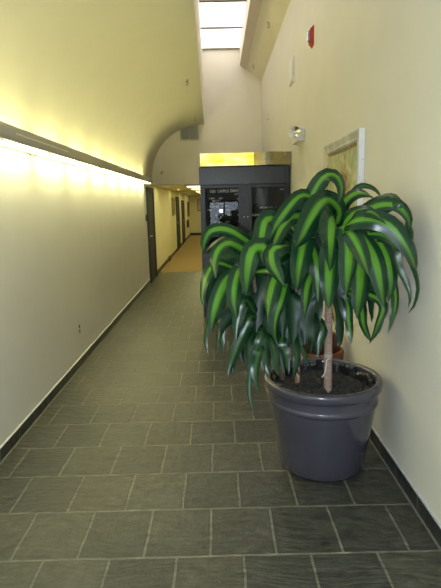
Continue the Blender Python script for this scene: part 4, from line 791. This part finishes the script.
(1,0.08400369028230575,2,[(0.655,2.93,1.5),(0.721,2.919,1.521),(0.79,2.907,1.511),(0.847,2.897,1.471),(0.88,2.892,1.409),(0.885,2.891,1.339),(0.89,2.89,1.269),(0.895,2.889,1.199)]),
(1,0.06552993971754349,1,[(0.655,2.93,1.5),(0.648,2.889,1.529),(0.64,2.839,1.534),(0.633,2.793,1.514),(0.628,2.762,1.473),(0.626,2.754,1.423),(0.626,2.751,1.372),(0.625,2.747,1.322)]),
(1,0.08537604283450342,1,[(0.655,2.93,1.5),(0.676,2.976,1.534),(0.7,3.03,1.548),(0.725,3.085,1.538),(0.746,3.133,1.507),(0.761,3.167,1.459),(0.772,3.19,1.403),(0.776,3.2,1.343)]),
(6,0.09744791339185316,2,[(0.66,2.95,1.22),(0.628,2.997,1.27),(0.586,3.059,1.284),(0.546,3.117,1.257),(0.519,3.156,1.197),(0.515,3.163,1.121),(0.512,3.167,1.045),(0.509,3.172,0.969)]),
(5,0.09450685526530775,1,[(0.5,3.05,1.06),(0.473,3.096,1.107),(0.439,3.153,1.13),(0.403,3.214,1.126),(0.371,3.269,1.095),(0.347,3.309,1.042),(0.33,3.338,0.98),(0.321,3.352,0.911)]),
(3,0.09951005761592688,1,[(0.2,2.92,1.3),(0.176,2.924,1.349),(0.134,2.932,1.383),(0.082,2.942,1.394),(0.029,2.951,1.381),(-0.012,2.959,1.346),(-0.042,2.965,1.301),(-0.059,2.968,1.249)]),
(1,0.06836430151540406,2,[(0.655,2.93,1.5),(0.652,2.972,1.531),(0.647,3.023,1.538),(0.643,3.071,1.518),(0.641,3.103,1.476),(0.64,3.109,1.424),(0.64,3.113,1.372),(0.64,3.117,1.32)]),
(2,0.09675104064255095,1,[(0.46,3.02,1.46),(0.383,3.006,1.474),(0.307,2.991,1.461),(0.238,2.979,1.423),(0.186,2.969,1.365),(0.155,2.963,1.292),(0.139,2.96,1.215),(0.134,2.959,1.136)]),
(1,0.0680082513193428,2,[(0.655,2.93,1.5),(0.638,2.954,1.567),(0.608,2.998,1.618),(0.569,3.054,1.644),(0.527,3.114,1.643),(0.489,3.169,1.614),(0.456,3.217,1.57),(0.43,3.255,1.513)]),
(1,0.08070681021364177,2,[(0.655,2.93,1.5),(0.705,2.929,1.505),(0.754,2.929,1.492),(0.794,2.928,1.462),(0.821,2.928,1.419),(0.83,2.928,1.369),(0.833,2.928,1.319),(0.837,2.928,1.269)]),
(1,0.08042487463127385,2,[(0.655,2.93,1.5),(0.695,2.956,1.557),(0.753,2.994,1.587),(0.815,3.035,1.583),(0.869,3.071,1.546),(0.904,3.094,1.484),(0.924,3.106,1.413),(0.928,3.109,1.338)]),
(1,0.06531808274604294,2,[(0.655,2.93,1.5),(0.708,2.918,1.545),(0.774,2.903,1.56),(0.84,2.888,1.543),(0.892,2.876,1.497),(0.917,2.871,1.432),(0.923,2.869,1.362),(0.928,2.868,1.292)]),
(2,0.09942242104555576,2,[(0.46,3.02,1.46),(0.507,3.009,1.488),(0.561,2.996,1.493),(0.613,2.984,1.476),(0.654,2.974,1.439),(0.676,2.969,1.388),(0.685,2.967,1.333),(0.689,2.966,1.277)]),
(4,0.08902469474025992,2,[(0.25,2.92,0.98),(0.231,2.911,1.034),(0.192,2.893,1.072),(0.142,2.869,1.086),(0.091,2.845,1.073),(0.051,2.827,1.036),(0.023,2.813,0.988),(0.008,2.806,0.933)]),
(3,0.09400855133417227,2,[(0.2,2.92,1.3),(0.251,2.901,1.316),(0.301,2.882,1.301),(0.338,2.868,1.261),(0.349,2.864,1.206),(0.353,2.863,1.15),(0.357,2.861,1.093),(0.36,2.86,1.037)]),
(2,0.0666330830202099,1,[(0.46,3.02,1.46),(0.394,3.006,1.489),(0.322,2.991,1.481),(0.264,2.979,1.438),(0.234,2.972,1.37),(0.229,2.971,1.296),(0.224,2.97,1.223),(0.219,2.969,1.149)]),
(1,0.0977205762274909,2,[(0.655,2.93,1.5),(0.702,2.922,1.54),(0.758,2.913,1.563),(0.819,2.903,1.568),(0.879,2.893,1.554),(0.931,2.885,1.523),(0.977,2.877,1.481),(1.014,2.871,1.432)]),
(6,0.0757382873852355,1,[(0.66,2.95,1.22),(0.609,2.931,1.242),(0.555,2.912,1.232),(0.513,2.897,1.194),(0.496,2.89,1.138),(0.492,2.889,1.079),(0.489,2.888,1.021),(0.485,2.886,0.963)]),
(6,0.09162847073186706,1,[(0.66,2.95,1.22),(0.594,2.976,1.253),(0.521,3.004,1.262),(0.45,3.031,1.246),(0.387,3.056,1.206),(0.338,3.074,1.148),(0.302,3.089,1.08),(0.278,3.098,1.006)]),
(1,0.08949093790181467,2,[(0.655,2.93,1.5),(0.67,2.936,1.548),(0.702,2.947,1.585),(0.745,2.963,1.605),(0.792,2.98,1.606),(0.836,2.996,1.586),(0.873,3.009,1.556),(0.902,3.02,1.517)]),
(2,0.0600226591069745,2,[(0.46,3.02,1.46),(0.515,3.011,1.49),(0.577,3.001,1.492),(0.633,2.992,1.465),(0.671,2.986,1.414),(0.682,2.984,1.352),(0.686,2.983,1.289),(0.691,2.982,1.226)]),
(3,0.08099888718447767,1,[(0.2,2.92,1.3),(0.151,2.903,1.315),(0.101,2.886,1.308),(0.058,2.871,1.28),(0.029,2.861,1.236),(0.019,2.858,1.184),(0.015,2.857,1.13),(0.012,2.856,1.077)]),
(1,0.09031891492053087,2,[(0.655,2.93,1.5),(0.645,2.973,1.532),(0.633,3.026,1.54),(0.621,3.077,1.521),(0.613,3.112,1.48),(0.61,3.125,1.426),(0.61,3.129,1.372),(0.609,3.132,1.317)]),
]

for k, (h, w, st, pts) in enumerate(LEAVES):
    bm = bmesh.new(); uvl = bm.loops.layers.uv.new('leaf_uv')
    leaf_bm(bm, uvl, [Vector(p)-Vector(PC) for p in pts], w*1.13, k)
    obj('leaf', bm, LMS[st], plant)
bm = bmesh.new(); uvl = bm.loops.layers.uv.new('leaf_uv')
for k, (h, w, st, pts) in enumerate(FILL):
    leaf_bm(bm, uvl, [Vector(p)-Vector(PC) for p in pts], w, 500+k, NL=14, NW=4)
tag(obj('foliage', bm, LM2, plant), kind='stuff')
# two withered yellow blades and pinkish dry leaf ends on the second cane
DRY = noisy(mat('withered_leaf', (.42,.30,.06), .7), (.30,.20,.04), (.50,.36,.08), 20)
PINK = noisy(mat('dry_leaf', (.34,.20,.15), .8), (.26,.15,.11), (.40,.25,.19), 25)
for pts, w, m in (([(.46,3.0,1.3),(.51,2.84,1.25),(.525,2.80,1.19),(.515,2.79,1.16)], .035, DRY), ([(.66,2.95,1.15),(.70,2.98,1.02),(.705,2.985,.93),(.70,2.98,.90)], .013, DRY),
                  ([(.49,3.08,1.0),(.485,2.93,.86),(.488,2.90,.78),(.487,2.90,.745)], .034, PINK), ([(.46,3.06,.98),(.42,2.92,.86),(.415,2.90,.79),(.43,2.90,.73)], .028, PINK), ([(.49,3.1,.72),(.488,3.03,.64),(.487,3.0,.57)], .022, PINK)):
    bm = bmesh.new(); uvl = bm.loops.layers.uv.new('leaf_uv'); leaf_bm(bm, uvl, [Vector(p)-Vector(PC) for p in pts], w, int(w*9000), NL=10, NW=4)
    o = obj('withered_leaf', bm, m, plant)
    o['label'] = 'withered yellow leaf' if m is DRY else 'dry pinkish brown leaf end'

# ------------------------------------------------------------------ light
w = bpy.data.worlds.new('daylight'); scn.world = w; w.use_nodes = True
w.node_tree.nodes['Background'].inputs[0].default_value = (.72, .86, 1.0, 1); w.node_tree.nodes['Background'].inputs[1].default_value = 5.0
def light(name, typ, loc, energy, color, **k):
    l = bpy.data.lights.new(name, typ); l.energy = energy; l.color = color
    for a, v in k.items(): setattr(l, a, v)
    o = bpy.data.objects.new(name, l); col.objects.link(o); o.location = loc; return o
light('camera_flash', 'POINT', (-.045, .01, 1.675), FLASH if 'FLASH' in globals() else 190, (.76, .88, 1.0), shadow_soft_size=.028)

# ------------------------------------------------------------------ camera
cam = bpy.data.cameras.new('camera'); co = bpy.data.objects.new('camera', cam); col.objects.link(co)
p_, y_, r_ = .179611771, .0022411774, .0232694762
cp, sp_, cy, sy = math.cos(p_), math.sin(p_), math.cos(y_), math.sin(y_)
f = Vector((sy*cp, cy*cp, -sp_)); rt = Vector((cy, -sy, 0)); dn = f.cross(rt)
c, s = math.cos(r_), math.sin(r_)
rt2 = rt*c+dn*s; dn2 = dn*c-rt*s
M = Matrix((( rt2.x, -dn2.x, -f.x, 0), (rt2.y, -dn2.y, -f.y, 0), (rt2.z, -dn2.z, -f.z, 1.7), (0,0,0,1)))
co.matrix_world = M
cam.sensor_fit = 'VERTICAL'; cam.sensor_height = 36; cam.lens = 500/588*36; cam.clip_start = .02
scn.camera = co
